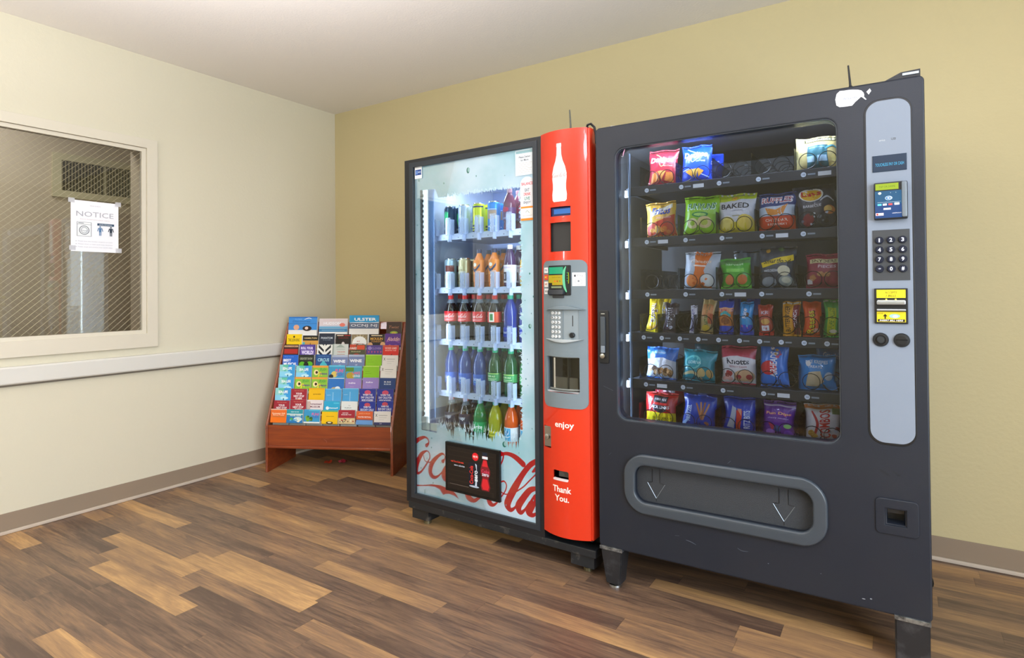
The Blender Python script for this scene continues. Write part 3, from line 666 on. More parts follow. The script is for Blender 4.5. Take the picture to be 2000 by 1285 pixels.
B = [[(0.374,0.114,0.0169),(0.389,0.094,0.0236),(0.419,0.086,0.0152),(0.445,0.101,0.0101),(0.466,0.118,0.0067)],[(0.505,0.106,0.0169),(0.515,0.092,0.0202),(0.532,0.088,0.0118),(0.552,0.102,0.0067),(0.577,0.133,0.0047),(0.601,0.166,0.0047),(0.607,0.193,0.0047),(0.593,0.207,0.0054),(0.571,0.197,0.0047)],[(0.571,0.161,0.004),(0.589,0.151,0.004),(0.613,0.152,0.004),(0.632,0.163,0.004)],[(0.571,0.337,0.0067),(0.591,0.329,0.0061),(0.588,0.303,0.0054),(0.572,0.271,0.0047)],[(0.571,0.32,0.0101),(0.603,0.333,0.0118),(0.634,0.332,0.0152),(0.665,0.321,0.0196),(0.699,0.3,0.0209)],[(0.767,0.324,0.0169),(0.733,0.3,0.0186),(0.691,0.249,0.0202),(0.648,0.181,0.027),(0.62,0.131,0.027),(0.612,0.104,0.027),(0.628,0.086,0.0169),(0.651,0.099,0.0084),(0.675,0.132,0.0067)],[(0.648,0.164,0.0047),(0.698,0.2,0.0047),(0.729,0.231,0.0047),(0.766,0.268,0.0047)],[(0.766,0.206,0.0135),(0.732,0.191,0.0202),(0.694,0.146,0.0236),(0.671,0.109,0.0253),(0.682,0.085,0.0169),(0.705,0.101,0.0084),(0.732,0.14,0.0067)],[(0.765,0.166,0.0236),(0.739,0.123,0.027),(0.727,0.096,0.027),(0.746,0.086,0.0152),(0.765,0.097,0.0084)],[(0.748,0.275,0.0067),(0.767,0.29,0.0169)]]
RI = '*d81018:.72'  # lettering glows by itself in place of light through the film
ink('script_lettering', CK, [('s', [(a_, b_, c_*1.3) for a_, b_, c_ in st], RI) for st in A+B]+[('p', SW, RI)], lambda x, z, o: (x, .0149-o, z), (0, 1, z0, z0+1), off=.0002, step=.00002)
dops = []
for x, z, a, b in ((.4,1.636,.009,.014),(.598,.373,.011,.013),(.406,.387,.014,.005),(.741,.91,.008,.010),(.083,1.626,.005,.008),(.125,.238,.002,.006),(.109,.071,.003,.011)):
    dops += [('e', x, z, a, b, '1c7f78'), ('e', x+a*.45, z+b*.2, a*.75, b*.75, 'c4e6ee')]
dr_ = random.Random(3)
for i in range(46):
    x, z = dr_.choice(((dr_.uniform(.058, .086), dr_.uniform(.4, 1.6)), (dr_.uniform(.1, .76), dr_.uniform(1.58, 1.68)), (dr_.uniform(.71, .77), dr_.uniform(.4, 1.35)), (dr_.uniform(.07, .76), dr_.uniform(.06, .35))))
    a = dr_.uniform(.0012, .0035); dops.append(('e', x, z, a, a*1.5, dr_.choice(('5fa7b4', '8cc0cc', '2f8f88', 'a8cfe0'))))
ink('water_drop_print', CK, dops, lambda x, z, o: (x, .0146-o, z), (0, 1, z0, z0+1), off=.0001, step=.00001)
# stickers on the outside of the glass
stk = [('r',.060,1.633,.108,1.692,'f4f6f8'),('r',.063,1.650,.104,1.678,'2c4a8c'),('r',.066,1.655,.08,1.673,'6a8ccc'),('t','ENERGY',.092,1.665,.02,.008,'c8d8f0'),
 ('r',.675,1.575,.772,1.688,'dfeaf2'),('r',.678,1.672,.77,1.684,'8fb4bc'),('t','Please Deliver',.724,1.656,.06,.009,'4a4a52'),('t','for More',.724,1.642,.04,.009,'4a4a52')]
stk += [('r',.69,1.628-.008*i,.762-.006*(i % 3),1.6292-.008*i,'b8a8a0') for i in range(6)]
stk += [('p', [(.700,1.38),(.772,1.38),(.772,1.56)]+[(.736+.036*cos(radians(a)), 1.535+.032*sin(radians(a))) for a in range(30, 180, 15)]+[(.700,1.53)],'dcdfe6'),('t','BALANCE',.736,1.536,.058,.013,'d0454f'),('t','EAT',.736,1.508,.024,.014,'5a6670'),('t','DRINK',.736,1.490,.036,.013,'c84040'),('t','LIVE',.736,1.471,.028,.014,'3c8a78'),('t','ENJOY',.736,1.452,.038,.014,'5a6670'),
 ('r',.702,1.428,.772,1.436,'e08a2c'),('r',.702,1.385,.772,1.428,'e8e6e4'),('s',[(.728,1.41,.002),(.736,1.417,.002),(.746,1.407,.002)],'6a8a80'),('r',.712,1.395,.762,1.3965,'a8a8a8'),('r',.702,1.374,.772,1.384,'e08a2c')]
for nm, i0, i1 in (('energy_sticker', 0, 4), ('notice_sticker', 4, 14), ('balance_sticker', 14, 99)):
    ink(nm, CK, stk[i0:i1], lambda x, z, o: (x, .0095-o, z), (0, 1, z0, z0+1), off=.0002, step=.00004)
# small screen on the glass
sc_ = MB().box(.262, .584, -.006, .009, z0+.113, z0+.346, mat('screen_bezel', '0c0e10', .25), .002).build('advert_screen', CK, 30)
so_ = [('r',.04,.06,.95,.93,'1d1815')]+[('r',.05,.14+.1*i,.9,.16+.1*i,'2a211b') for i in range(8)]
so_ += [('t','real Coca-Cola taste',.235,.63,.24,.035,'e04030'),('t','zero calories',.275,.56,.2,.035,'c8d4e8'),('r',.09,.165,.45,.17,'8a8078'),
 ('p',[(.46,.2),(.62,.18),(.65,.25),(.65,.64),(.62,.68),(.47,.68),(.45,.64),(.45,.25)],'181b28'),('p',[(.56,.19),(.6,.185),(.6,.64),(.57,.67),(.6,.5)],'c8d8e8'),('v','Coca-Cola',.50,.43,.36,.07,'d83028'),('v','zero',.588,.42,.22,.055,'e8eef8'),
 ('e',.55,.205,.09,.02,'aab8cc'),('e',.575,.80,.057,.08,'d82028'),('t','try it',.575,.80,.08,.06,'ffffff'),
 ('p',[(.69,.17),(.82,.17),(.84,.25),(.81,.42),(.84,.5),(.84,.58),(.8,.68),(.78,.78),(.78,.88),(.72,.88),(.72,.78),(.69,.68),(.67,.58),(.67,.5),(.7,.42),(.67,.25)],'7c1f26'),('p',[(.71,.19),(.8,.19),(.82,.26),(.79,.4),(.71,.4),(.69,.26)],'d02830'),('p',[(.7,.64),(.8,.64),(.78,.76),(.72,.76)],'d02830'),('t','Coke',.755,.55,.14,.07,'d04060'),('t','zero',.755,.48,.12,.05,'dce4f4'),('r',.70,.79,.80,.84,'dfe6f0'),('r',.705,.85,.795,.92,'202838')]
ink('screen_picture', sc_, so_, lambda x, z, o: (x, -.006-o, z), (.262, .584, z0+.113, z0+.346), step=.00005)
# kick bar, brackets and levelling feet
bs = mat('scuffed_steel_bar', '34373b', .4, metal=.5, speck=('6e6c68', 14, .56, .72))
MB().box(.004, 1.056, .004, .06, z0-.026, z0+.008, bs, .006).box(.012, 1.05, .06, .82, z0-.026, z0+.0, cblk).build('kick_bar', CK, 40)
for cx, yy in ((.07, .075), (.985, .075), (.07, .76), (.985, .76)):
    b = MB().box(cx-.055, cx+.055, yy-.055, yy+.03, z0-.078, z0-.026, bs, .003).build('foot_bracket', CK, 30)
    MB().lathe([(.010, .032), (.010, .014), (.020, .012), (.020, 0)], mat('brass_foot', '8a8468', .35, metal=.8), 16, (cx, yy, 0)).build('levelling_foot', b)
# ---- red control column with a curved front
UC, UH, BUL = .927, .112, .034
def bulge(x): t = (x-UC)/UH; return BUL*(1-min(t*t, 1.0))
def curved(x, y, z): return (x, y-bulge(x), z)
def curvedo(x, z, o): return (x, -.002-bulge(x)-o, z)
rd = MB()
outl = [(.817, .047)]+[(.817+.222*i/10, .047) for i in range(1, 11)]+[(1.039, 1.732)]+[(1.039-.222*i/10, 1.732) for i in range(1, 10)]+[(.817, 1.732)]
bay = rrect(.845, 1.005, .642, .791, (.012, .004, .004, .012)); hnd = rrect(.8245, .868, .403, .494, .004); crt = rrect(.880, .955, .278, .32, .008)
rd.plate([Zc(outl), Zc(bay), Zc(rrect(.876, .974, 1.374, 1.413, .003)), Zc(rrect(.874, .974, 1.227, 1.348, .003)), Zc(hnd), Zc(crt)], -.002, .004, red, fn=curved, sub=.02)
rd.box(1.036, 1.050, -.0, .098, z0+.047, z0+1.732, red, .005); rd.box(.815, .820, 0, .09, z0+.047, z0+1.732, red)
rd.box(.817, 1.045, .0, .09, z0+1.729, z0+1.732, cblk); rd.box(.817, 1.045, .0, .09, z0+.044, z0+.047, cblk)
rdo = rd.build('red_front', CK, 40)
dk = mat('recess_dark', '0b0b0c', .6)
for o in ((.84, 1.01, .63, .80), (.87, .98, 1.37, 1.42), (.82, .873, .395, .5), (.875, .96, .272, .326)): MB().box(o[0], o[1], .03, .04, z0+o[2], z0+o[3], dk).build('recess', CK, 0)
MB().box(.87, .98, -.012, -.006, z0+1.22, z0+1.352, mat('blank_panel', '2a2a2a', .45)).build('blank_panel', CK, 0)
ink('display_screen', CK, [('r',0,0,1,1,'*12357c:.5'),('r',.12,.25,.92,.85,'*3c86e0:.8')], lambda x, z, o: (x, -.018-o, z), (.876, .974, z0+1.376, z0+1.411))
MB().box(.876, .974, -.017, .0, z0+1.372, z0+1.377, mat('pale_lip', 'e8d8d8', .4)).build('display_lip', CK, 0)
btl = [(.35,1),(.65,1),(.66,.95),(.64,.93),(.66,.80),(.74,.70),(.88,.60),(.97,.48),(.97,.40),(.93,.30),(.93,.22),(.98,.12),(.96,.03),(.88,0),(.12,0),(.04,.03),(.02,.12),(.07,.22),(.07,.30),(.03,.40),(.03,.48),(.12,.60),(.26,.70),(.34,.80),(.36,.93),(.34,.95)]
ink('bottle_emblem', CK, [('p', btl, 'f2f4f8'), ('L', .5, .46, .95, 'b08a86')], curvedo, (.888, .961, z0+1.434, z0+1.676), sub=.02)
ink('white_lettering', CK, [('t','enjoy',.936,.507,.088,.032,'fff4ec',.02),('t','Thank',.922,.244,.088,.026,'fff4ec',.022),('t','You.',.922,.207,.068,.026,'fff4ec',.022)], curvedo, (0, 1, z0, z0+1), sub=.02)
hh = MB().box(.826, .862, -.012, .006, z0+.405, z0+.492, mat('handle_steel', '9a948c', .35, metal=.8), .003).lathe([(.011, .0), (.011, -.020), (.006, -.021), (0, -.021)], steel, 16, (.843, 0, z0+.448), 'y').build('door_handle', CK, 40)
q = MB().plate([Zc(rrect(.8815, .9535, .279, .287, .003))], -.004, .006, mat('pale_lip', 'e8d8d8'), fn=curved, sub=.02).box(.89, .95, .0, .01, z0+.285, z0+.318, mat('cup_grey', '6c6a66', .5)).build('coin_return', CK, 30)
# grey selection panel
gp = MB(); grey = mat('grey_panel', '727f86', .42)
panel_out = rrect(.831, 1.036, .580, 1.190, .028, 6)
gp.plate([Zc(panel_out), Zc(bay), Zc(rrect(.873, .9335, .862, .985, .003)), Zc(rrect(.9405, 1.003, .862, .985, .003))], -.0062, -.001, grey, fn=curved, sub=.02)
gpo = gp.build('selection_panel', CK, 40)
q = MB()
q.plate([Zc([(.868,.988)]+[(.868+.148*i/12, .988+.013*sin(pi*i/12)) for i in range(1, 12)]+[(1.016,.988)])], -.020, -.003, grey, bev=.002, fn=curved, sub=.02)
q.build('panel_ledge', CK, 40); q = MB()
q.plate([Zc([(.868,.862)]+[(1.0+.0, .862), (1.004,.862)]+[(1.004-.136*i/12, .862-.010*sin(pi*i/12)) for i in range(1, 12)])], -.016, -.003, mat('grey_light', 'a8b0b3', .4), bev=.002, fn=curved, sub=.02)
q.build('panel_lip', CK, 40)
# card reader
rb = MB().plate([Zc(rrect(.871, .974, 1.046, 1.168, .003))], -.012, -.002, blk2, bev=.001, fn=curved, sub=.03).plate([Zc(rrect(.876, .95, 1.050, 1.066, .003))], -.028, -.010, mat('dark_slot', '30343a', .3), bev=.002, fn=curved, sub=.03).plate([Zc(rrect(.89, .945, 1.034, 1.046, .004))], -.010, -.002, mat('dark_slot', '30343a'), fn=curved, sub=.03)
rbo = rb.build('card_reader', CK, 40)
ink('reader_graphics', rbo, [('r',.03,.72,.72,.95,'*20c890:.75'),('r',.0,.42,.7,.68,'*e8c818:.7'),('r',.2,.34,.7,.42,'*e8c818:.7'),('t','PLEASE PAY HERE',.4,.6,.4,.03,'8a6a10',0),('e',.34,.47,.035,.03,'e86820'),('e',.46,.47,.035,.03,'b05020'),('e',.58,.47,.035,.03,'5a8a30'),('r',.16,.24,.66,.3,'*b8c890:.6'),
    ('s',[(.84,.95,.04),(.77,.8,.1),(.75,.55,.11),(.78,.3,.1),(.86,.12,.05)],'*7ae8b0:.9'),('s',[(.95,.75,.03),(.96,.55,.03),(.95,.4,.03)],'*c8d818:.8')]+[('e',.9,.75-.09*i,.015,.015,'*20e080:1') for i in range(4)], lambda x, z, o: (x, -.0135-bulge(x)-o, z), (.871, .974, z0+1.046, z0+1.168), sub=.02)
ps = []
for i, (c, tx, tc_) in enumerate((('f0f2f4','VISA','2c4a80'),('d84a30','MC','f4d040'),('f0ece8','AMEX','c07858'),('e8eaec','i','8a8e92'))):
    zc = 1.151-i*.0295; ps += [('r',.838,zc-.0115,.863,zc+.0115,c),('t',tx,.850,zc,.017,.009,tc_)]
ps += [('r',.980,1.083,1.030,1.138,'eceef0'),('e',.991,1.125,.004,.005,'44484c'),('t','Pay',1.011,1.125,.022,.010,'7a7e84',0),('e',1.005,1.101,.014,.013,'9a9ea4'),('e',1.005,1.101,.0125,.0115,'eceef0'),('e',1.005,1.103,.004,.004,'7a7e84')]
for nm, i0, i1 in [('card_sticker', 2*i, 2*i+2) for i in range(4)]+[('pay_sticker', 8, 99)]: ink(nm, gpo, ps[i0:i1], lambda x, z, o: (x, -.0062-bulge(x)-o, z), (0, 1, z0, z0+1), sub=.02)
# keypads and coin slot
kp = MB().plate([Zc(rrect(.873, .9335, .862, .985, .003))], -.004, .002, mat('keypad_grey', '848f94', .45), fn=curved, sub=.02).plate([Zc(rrect(.9405, 1.003, .862, .985, .003))], -.004, .002, mat('keypad_grey', '848f94'), fn=curved, sub=.02).build('keypad', CK, 40)
kd = []; names = '12345678901234567890'
for r_ in range(6):
    for c_ in range(3):
        x, z = .887+c_*.0165, .972-r_*.0195
        kb = MB().lathe([(.0062, 0), (.0062, -.003), (.005, -.0042), (0, -.0044)], mat('key_white', 'dfe2e2', .35), 14, (x, -.004-bulge(x), z0+z), 'y').build('key', kp, 40)
        kd.append(('t', 'ABC123456789*0#XYZ'[r_*3+c_], x, z+.001, .0055, .007, '3a3e44', .01))
ink('key_letters', kp, kd, lambda x, z, o: (x, -.0087-bulge(x)-o, z), (0, 1, z0, z0+1))
q = MB().box(.9775, .9805, -.0045-bulge(.979), -.001-bulge(.979), z0+.918, z0+.962, dk).lathe([(.011, 0), (.011, -.010), (.009, -.012), (0, -.012)], blk2, 20, (.979, -.004-bulge(.979), z0+.882), 'y').build('coin_slot', CK, 40)
# delivery bay: curved clear door in front of the lit recess
bx = MB(); bayg = mat('bay_grey', '4c4842', .5)
bx.box(.846, .850, -.02, .03, z0+.642, z0+.791, grey); bx.box(1.0, 1.004, -.0, .03, z0+.642, z0+.791, grey); bx.box(.85, 1.0, .022, .028, z0+.642, z0+.791, bayg); bx.box(.85, 1.0, -.02, .022, z0+.642, z0+.648, mat('grey_light', 'a8b0b3')); bx.box(.87, .98, .008, .022, z0+.648, z0+.70, mat('bay_plate', 'b8b6b0', .35)); bx.box(.935, .94, .0, .022, z0+.648, z0+.79, mat('cup_grey', '6c6a66'))
bxo = bx.build('delivery_bay', CK, 0)
cd_ = MB(); n = 14
for i in range(n):
    a0, a1 = [(.862+(.138)*t, -.012-.020*sin(pi*t)) for t in (i/n, (i+1)/n)]
    cd_.face([(a0[0], a0[1], z0+.652), (a1[0], a1[1], z0+.652), (a1[0], a1[1], z0+.785), (a0[0], a0[1], z0+.785)], tglass('bay_clear', 'b8bab4', 1.0, 1.5, .08) if 'bc' not in _M else _M['bc'])
    if 'bc' not in _M: _M['bc'] = cd_.m[0]
cd_.build('bay_door', bxo, 60)
MB().tube([(.862+.138*t/12, -.014-.020*sin(pi*t/12), z0+.656) for t in range(13)], .0035, mat('bay_rim', '7e8480', .2), 8).build('bay_door_rim', bxo)
MB().tube([(.862+.138*t/12, -.014-.020*sin(pi*t/12), z0+.79) for t in range(13)], .003, mat('bay_rim', '7e8480'), 8).build('bay_door_rim', bxo)
ink('bay_stain', bxo, [('b',10,.25,.4,.6,.95,.09,('2e2a26','3a352e'))], lambda x, z, o: (x, .0218-o, z), (.85, 1.0, z0+.642, z0+.79))
MB().tube([(.945, .03, z0+H+.0), (.945, .03, z0+H+.035), (.942, .028, z0+H+.100)], lambda t: .005-.0022*t, mat('antenna_grey', '55564e', .5), 10).lathe([(.013, 0), (.012, .006), (.006, .012)], blk2, 14, (.945, .03, z0+H+.002)).build('antenna', CK)
MB().box(.97, 1.0, .03, .07, z0+H+.003, z0+H+.013, cblk).tube([(1.02, .03, z0+H+.006), (1.03, .02, z0+H+.02), (1.045, .02, z0+H+.022), (1.056, .03, z0+H+.008), (1.062, .03, z0+H-.02), (1.064, .03, z0+H-.06)], .005, cblk, 8).build('hinge_cable', CK)
# ---- inside: light panel on the left of the door, shelves, stops
ledm = mat('cooler_tube', 'ffffff', emit=('e6edff', 3.4))
lp = MB().box(.036, .100, .082, .094, z0+.36, z0+1.60, mat('light_housing', 'eef2fa', .4)).build('light_housing', CK, 0)
MB().box(.056, .098, .070, .082, z0+.37, z0+1.59, mat('wide_diffuser', 'ffffff', emit=('e9efff', 2.1))).box(.0505, .0525, .020, .094, z0+.37, z0+1.59, mat('side_diffuser', 'ffffff', emit=('e9efff', .8))).build('light_tube', CK, 0)  # door-side lining glows in place of tube light falling on it
dots = MB(); dm = mat('led_dots', '4a5058', .5)
for i in range(44): dots.box(.0575, .0615, .0685, .0698, z0+.41+i*.0265, z0+.424+i*.0265, dm)
tag(dots.build('vent_slots', CK, 0), kind='stuff')
MB().box(.10, .107, .06, .10, z0+.36, z0+1.60, mat('blue_trim', '5a7aa8', .4)).build('light_edge_trim', CK, 0)
MB().box(.702, .712, .03, .098, z0+.97, z0+1.60, ledm).build('light_tube', CK, 0)
mlamp('cooler_lamp', CKM, (.112, .085, z0+1.0), RX(90) @ RY(-50), .03, 1.15, 2.4, (.80, .88, 1))
mlamp('cooler_lamp', CKM, (.68, .10, z0+1.0), RX(90) @ RY(50), .03, 1.15, 2.6, (.80, .88, 1))
mlamp('cooler_lamp', CKM, (.36, .30, z0+1.648), RX(8), .5, .2, 6.0, (.85, .92, 1))
MB().box(.025, .085, .055, .08, z0+.365, z0+.43, mat('white_bracket', 'f2f0e8', .4)).box(.085, .15, .06, .08, z0+.365, z0+.40, mat('white_bracket', 'f2f0e8')).box(.03, .036, .0535, .055, z0+.375, z0+.41, mat('red_label', 'b0486a', .5)).build('door_bracket', CK, 0)
shm = mat('shelf_white', 'b9c6e6', .4); clr = tglass('clear_acrylic', 'c6d4f2', 2.6, 1.5, .18)
SHV = [1.352, 1.078, .812, .547, .290]
CU = [.125, .220, .315, .410, .505, .598]
stopm = mat('stop_acrylic', 'c4d2f0', .12, spec=.8, trans=.0, alpha=.5)
stopc = mat('stop_clear', 'd4e0fa', .1, spec=1, coat=1, alpha=.3)
for k, zs in enumerate(SHV):
    zz = z0+zs; q = MB()
    q.box(.04, .684, .165, .66, zz-.01, zz, shm)
    pts = []
    for i in range(60):
        t = i/59; pts.append((.045+.635*t, zz+.004+.005*abs(sin((.045+.635*t-.0775)/.095*pi))))
    q.plate([[(.045, zz-.022), (.68, zz-.022)]+pts[::-1]], .155, .166, shm)
    sh = q.build('shelf', CK, 0)
    if k == 4: continue
    dd = MB()
    for u in CU: dd.lathe([(.0028, 0), (.0028, -.001), (0, -.001)], mat('rivet', '5a6a8c', .5), 10, (u, .155, zz-.012), 'y')
    tag(dd.build('rivets', sh, 0), kind='stuff')
    st_h = .088
    for u in [CU[0]-.0475]+[c+.0475 for c in CU]:
        if u > .66: continue
        q = MB(); q.box(u-.015, u+.015, .128, .131, zz+.002, zz+st_h, stopc, .0012); q.box(u-.017, u-.015, .129, .16, zz+.0, zz+st_h-.008, stopm); q.box(u+.015, u+.017, .129, .16, zz+.0, zz+st_h-.008, stopm); q.box(u-.0045, u-.002, .1268, .128, zz+.01, zz+st_h-.006, stopm); q.box(u+.004, u+.006, .1268, .128, zz+.016, zz+st_h-.012, stopm); q.box(u-.004, u+.004, .13, .155, zz-.034, zz+.002, stopm, .002)
        q.build('bottle_stop', sh, 0)

# ---------------------------------------------------------------- drinks
def liquid(name, c, tr=.0, rough=.08):
    return mat('liquid_'+name, c, rough, spec=.6, trans=tr, ior=1.33, coat=.6)
COKEP = [(.0, .002), (.028, 0), (.034, .006), (.0355, .02), (.0345, .04), (.0315, .07), (.0320, .085), (.0355, .105), (.0362, .125), (.0355, .148), (.031, .170), (.022, .192), (.0150, .206), (.0130, .214), (.0130, .222)]
SMOOTHP = [(.0, .002), (.028, 0), (.034, .006), (.0355, .02), (.0355, .135), (.034, .155), (.026, .182), (.0165, .202), (.0130, .212), (.0130, .222)]
def bottle(name, label, prof, liq, cap, lab, scale=1.0, liq_top=None, group=None):
    """lab = (z0, z1, base colour, ops)"""
    t = empty(name, label=label, cat='bottle', group=group)
    q = MB()
    if liq_top:
        lo = [p_ for p_ in prof if p_[1] <= liq_top]; hi = [lo[-1]]+[p_ for p_ in prof if p_[1] > liq_top]
        q.lathe([(r*scale, z*scale) for r, z in lo], liq, 20); q.lathe([(r*scale, z*scale) for r, z in hi], mat('clear_pet', 'b8c8dc', .08, alpha=.3), 20)
    else: q.lathe([(r*scale, z*scale) for r, z in prof], liq, 20)
    kids = [q.build('bottle_body', t, 60)]
    zt = .218*scale
    kids.append(MB().lathe([(.0145*scale, zt-.006*scale), (.0150*scale, zt), (.0150*scale, zt+.014*scale), (.0135*scale, zt+.017*scale), (0, zt+.017*scale)], mat('cap_'+cap, cap, .35), 18).build('cap', t, 50))
    if lab:
        a, b, bc, ops = lab; R = max(r for r, z in prof if a-.03 <= z <= b+.03)*scale+.0006
        kids.append(MB().lathe([(R-.0005, a*scale), (R, a*scale+.001), (R, b*scale-.001), (R-.0005, b*scale)], mat('sleeve_'+bc, bc, .35), 24).build('label_sleeve', t, 60))
        Cc = pi*R
        kids.append(ink('label_print', t, ops, lambda x, z, o, R=R: ((R+o)*sin(x/R), -(R+o)*cos(x/R), z), (-Cc/2, Cc/2, a*scale, b*scale), off=.0004, sub=.008))
    KIDS[t.name] = kids
    return t
def can(name, label, col, ops, h=.157, r=.0325, top='c8ccd2', group=None):
    t = empty(name, label=label, cat='can', group=group)
    q = MB().lathe([(.026, 0), (r-.002, .004), (r, .01), (r, h-.016), (r-.005, h-.006), (r-.0055, h-.004)], mat('can_'+col, col, .3, metal=.35), 22)
    k1 = q.build('can_body', t, 60)
    k2 = MB().lathe([(r-.0055, h-.006), (r-.0045, h), (r-.007, h), (r-.0075, h-.005), (0, h-.005)], mat('can_lid', top, .25, metal=1), 22).build('can_lid', t, 50)
    Cc = pi*r
    k3 = ink('can_print', t, ops, lambda x, z, o: ((r+o)*sin(x/r), -(r+o)*cos(x/r), z), (-Cc/2, Cc/2, .01, h-.016), off=.0003, sub=.01)
    KIDS[t.name] = [k1, k2, k3]
    return t
def place(o, k, col, w_, label, rot=0, group=None, first=[set()]):
    M = CKM @ Matrix.Translation((CU[col], w_, CZ+SHV[k]+.001)) @ Matrix.Rotation(radians(rot), 4, 'Z')
    if o.name in first[0]: return copy_tree(o, M, label, group)
    first[0].add(o.name); o.matrix_world = M; o['label'] = label
    if group: o['group'] = group
    return o
cokelab = (.098, .150, 'd81e2c', [('L', .5, .58, .62, 'ffe8ec'), ('r', .22, .2, .78, .24, 'ffc8cc'), ('r', .28, .1, .72, .13, 'ffc8cc')])
cola = bottle('soda_bottle', 'x', COKEP, liquid('cola', '160a0c'), 'd8222c', cokelab, liq_top=.203)
colaside = bottle('soda_bottle', 'x', COKEP, liquid('cola', '160a0c'), 'd8222c', (.098, .150, 'd81e2c', [('r',.36,.05,.62,.95,'f0e8e4'),('r',.42,.2,.56,.8,'3c8a50'),('r',.62,.0,.8,1,'e8502c')]), liq_top=.203)
water = bottle('water_bottle', 'x', SMOOTHP, liquid('blue_water', '1450b4', .5), '18a884', (.045, .10, '1c58b8', [('t','DASANI',.5,.55,.4,.25,'c8dcff'),('s',[(.3,.35,.05),(.5,.25,.06),(.7,.35,.04)],'60b8d8')]))
clearblue = bottle('water_bottle', 'x', SMOOTHP, liquid('clear_blue', '2448c0', .55), '18a884', (.03, .075, '1838b0', [('t','SmartWater',.5,.5,.5,.3,'dce4ff'),]))
ale = bottle('soda_bottle', 'x', COKEP, liquid('green_ale', '0c5c30', .35), '1fb080', (.075, .115, '3a9a58', [('r',.1,.88,.9,.95,'c8e87a'),('t','GINGER ALE',.5,.6,.5,.2,'e4f4d0'),('r',.2,.25,.8,.32,'c8e8c0'),('r',.28,.1,.72,.15,'c8e8c0')]))
sprite = bottle('soda_bottle', 'x', COKEP, liquid('green_lime', '14a050', .45), '28b8a0', (.07, .12, '18a860', [('t','Sprite',.5,.5,.5,.5,'e8fff0',.03,.3)]))
yell = bottle('soda_bottle', 'x', COKEP, liquid('yellow_soda', 'c8c80c', .35), '28b8b0', (.06, .085, 'e8d830', [('t','mello yello',.5,.5,.5,.4,'3a7a20')]))
orng = bottle('soda_bottle', 'x', SMOOTHP, liquid('orange_soda', 'f06010', .25), '28b8c0', (.048, .115, 'f0f4f8', [('r',.32,.05,.68,.95,'58b4e4'),('e',.5,.65,.12,.14,'3c90c8'),('s',[(.36,.35,.05),(.5,.3,.08),(.64,.38,.05)],'e8f6ff')]))
diet = bottle('soda_bottle', 'x', COKEP, liquid('cola', '160a0c'), 'e0405a', (.098, .150, '28243c', [('t','zero sugar',.5,.5,.5,.35,'e8e8f0')]), liq_top=.203)
tea = bottle('juice_bottle', 'x', SMOOTHP, liquid('orange_juice', 'e07818'), '22305c', (.04, .17, 'e8862a', [('p',[(.2,.85),(.42,.62),(.5,.58),(.58,.62),(.8,.85),(.8,.72),(.55,.45),(.45,.45),(.2,.72)],'1c2c58'),('e',.5,.78,.11,.09,'f4f0e8'),('r',.3,.0,.7,.35,'d87820'),('r',.25,.36,.75,.38,'f4c070')]), .84)
purp = bottle('juice_bottle', 'x', SMOOTHP, liquid('purple_juice', '3a1c50'), 'f4f4f8', (.03, .125, 'e4e4ee', [('r',.3,.1,.6,.6,'2c2c44'),('r',.36,.2,.44,.5,'c8c8d8'),('r',.2,.8,.8,.9,'c8b8d8')]), .90)
lemn = bottle('juice_bottle', 'x', SMOOTHP, liquid('yellow_juice', 'e8b838'), 'e8c040', (.05, .12, 'e8a8a0', [('t','LEMON',.5,.5,.5,.3,'ffffff')]), .84)
rose = bottle('juice_bottle', 'x', COKEP, liquid('rose_tea', '7c3c58', .2), 'b08090', (.06, .13, '5c3a6a', [('e',.5,.85,.22,.2,'b02850'),('r',.3,.1,.7,.25,'8888b0')]), .9)
monster = can('energy_can', 'x', '16324c', [('s',[(.40,.85,.05),(.42,.6,.05),(.4,.4,.02)],'38d880'),('s',[(.5,.88,.05),(.5,.6,.05),(.5,.35,.02)],'38d880'),('s',[(.6,.85,.05),(.58,.6,.05),(.6,.4,.02)],'38d880'),('t','MONSTER',.5,.22,.5,.07,'d8e8f0')])
silver_c = can('energy_can', 'x', 'b8c6dc', [('t','ZERO',.5,.5,.5,.1,'7890b8'),('r',.3,.2,.7,.23,'6888c8'),('s',[(.42,.85,.04),(.44,.7,.04)],'8aa0c8'),('s',[(.58,.85,.04),(.56,.7,.04)],'8aa0c8')])
yell_c = can('energy_can', 'x', 'c8d420', [('r',.0,.0,1,.28,'28323a'),('r',.3,.06,.7,.1,'d8e040'),('r',.3,.16,.7,.2,'d8e040'),('s',[(.34,.95,.06),(.38,.6,.07),(.36,.35,.03)],'28323a'),('r',.0,.94,1,1,'1c3468')])
blue_c = can('energy_can', 'x', '2c8ee0', [('r',.3,.45,.8,.78,'b49884'),('r',.2,.80,.8,.83,'c8d8f0'),('r',.3,.15,.75,.19,'e0f0ff')])
tan_c = can('coffee_can', 'x', '8fa8b8', [('r',.4,.6,.9,.85,'6a3430'),('r',.2,.1,.8,.5,'a8a08c'),('t','COFFEE',.5,.3,.5,.08,'5a4a3c')])
cream_c = can('coffee_can', 'x', 'b4aa88', [('r',.3,.5,.7,.8,'d0c8a8'),('t','LATTE',.5,.64,.34,.07,'6a5a3c'),('r',.3,.2,.7,.24,'8a7a58')])
colw = ['leftmost column', 'second column', 'third column', 'fourth column', 'fifth column', 'sixth column, half hidden by frost']
roww = ['top drink shelf', 'second drink shelf', 'middle drink shelf', 'fourth drink shelf', 'bottom drink shelf']
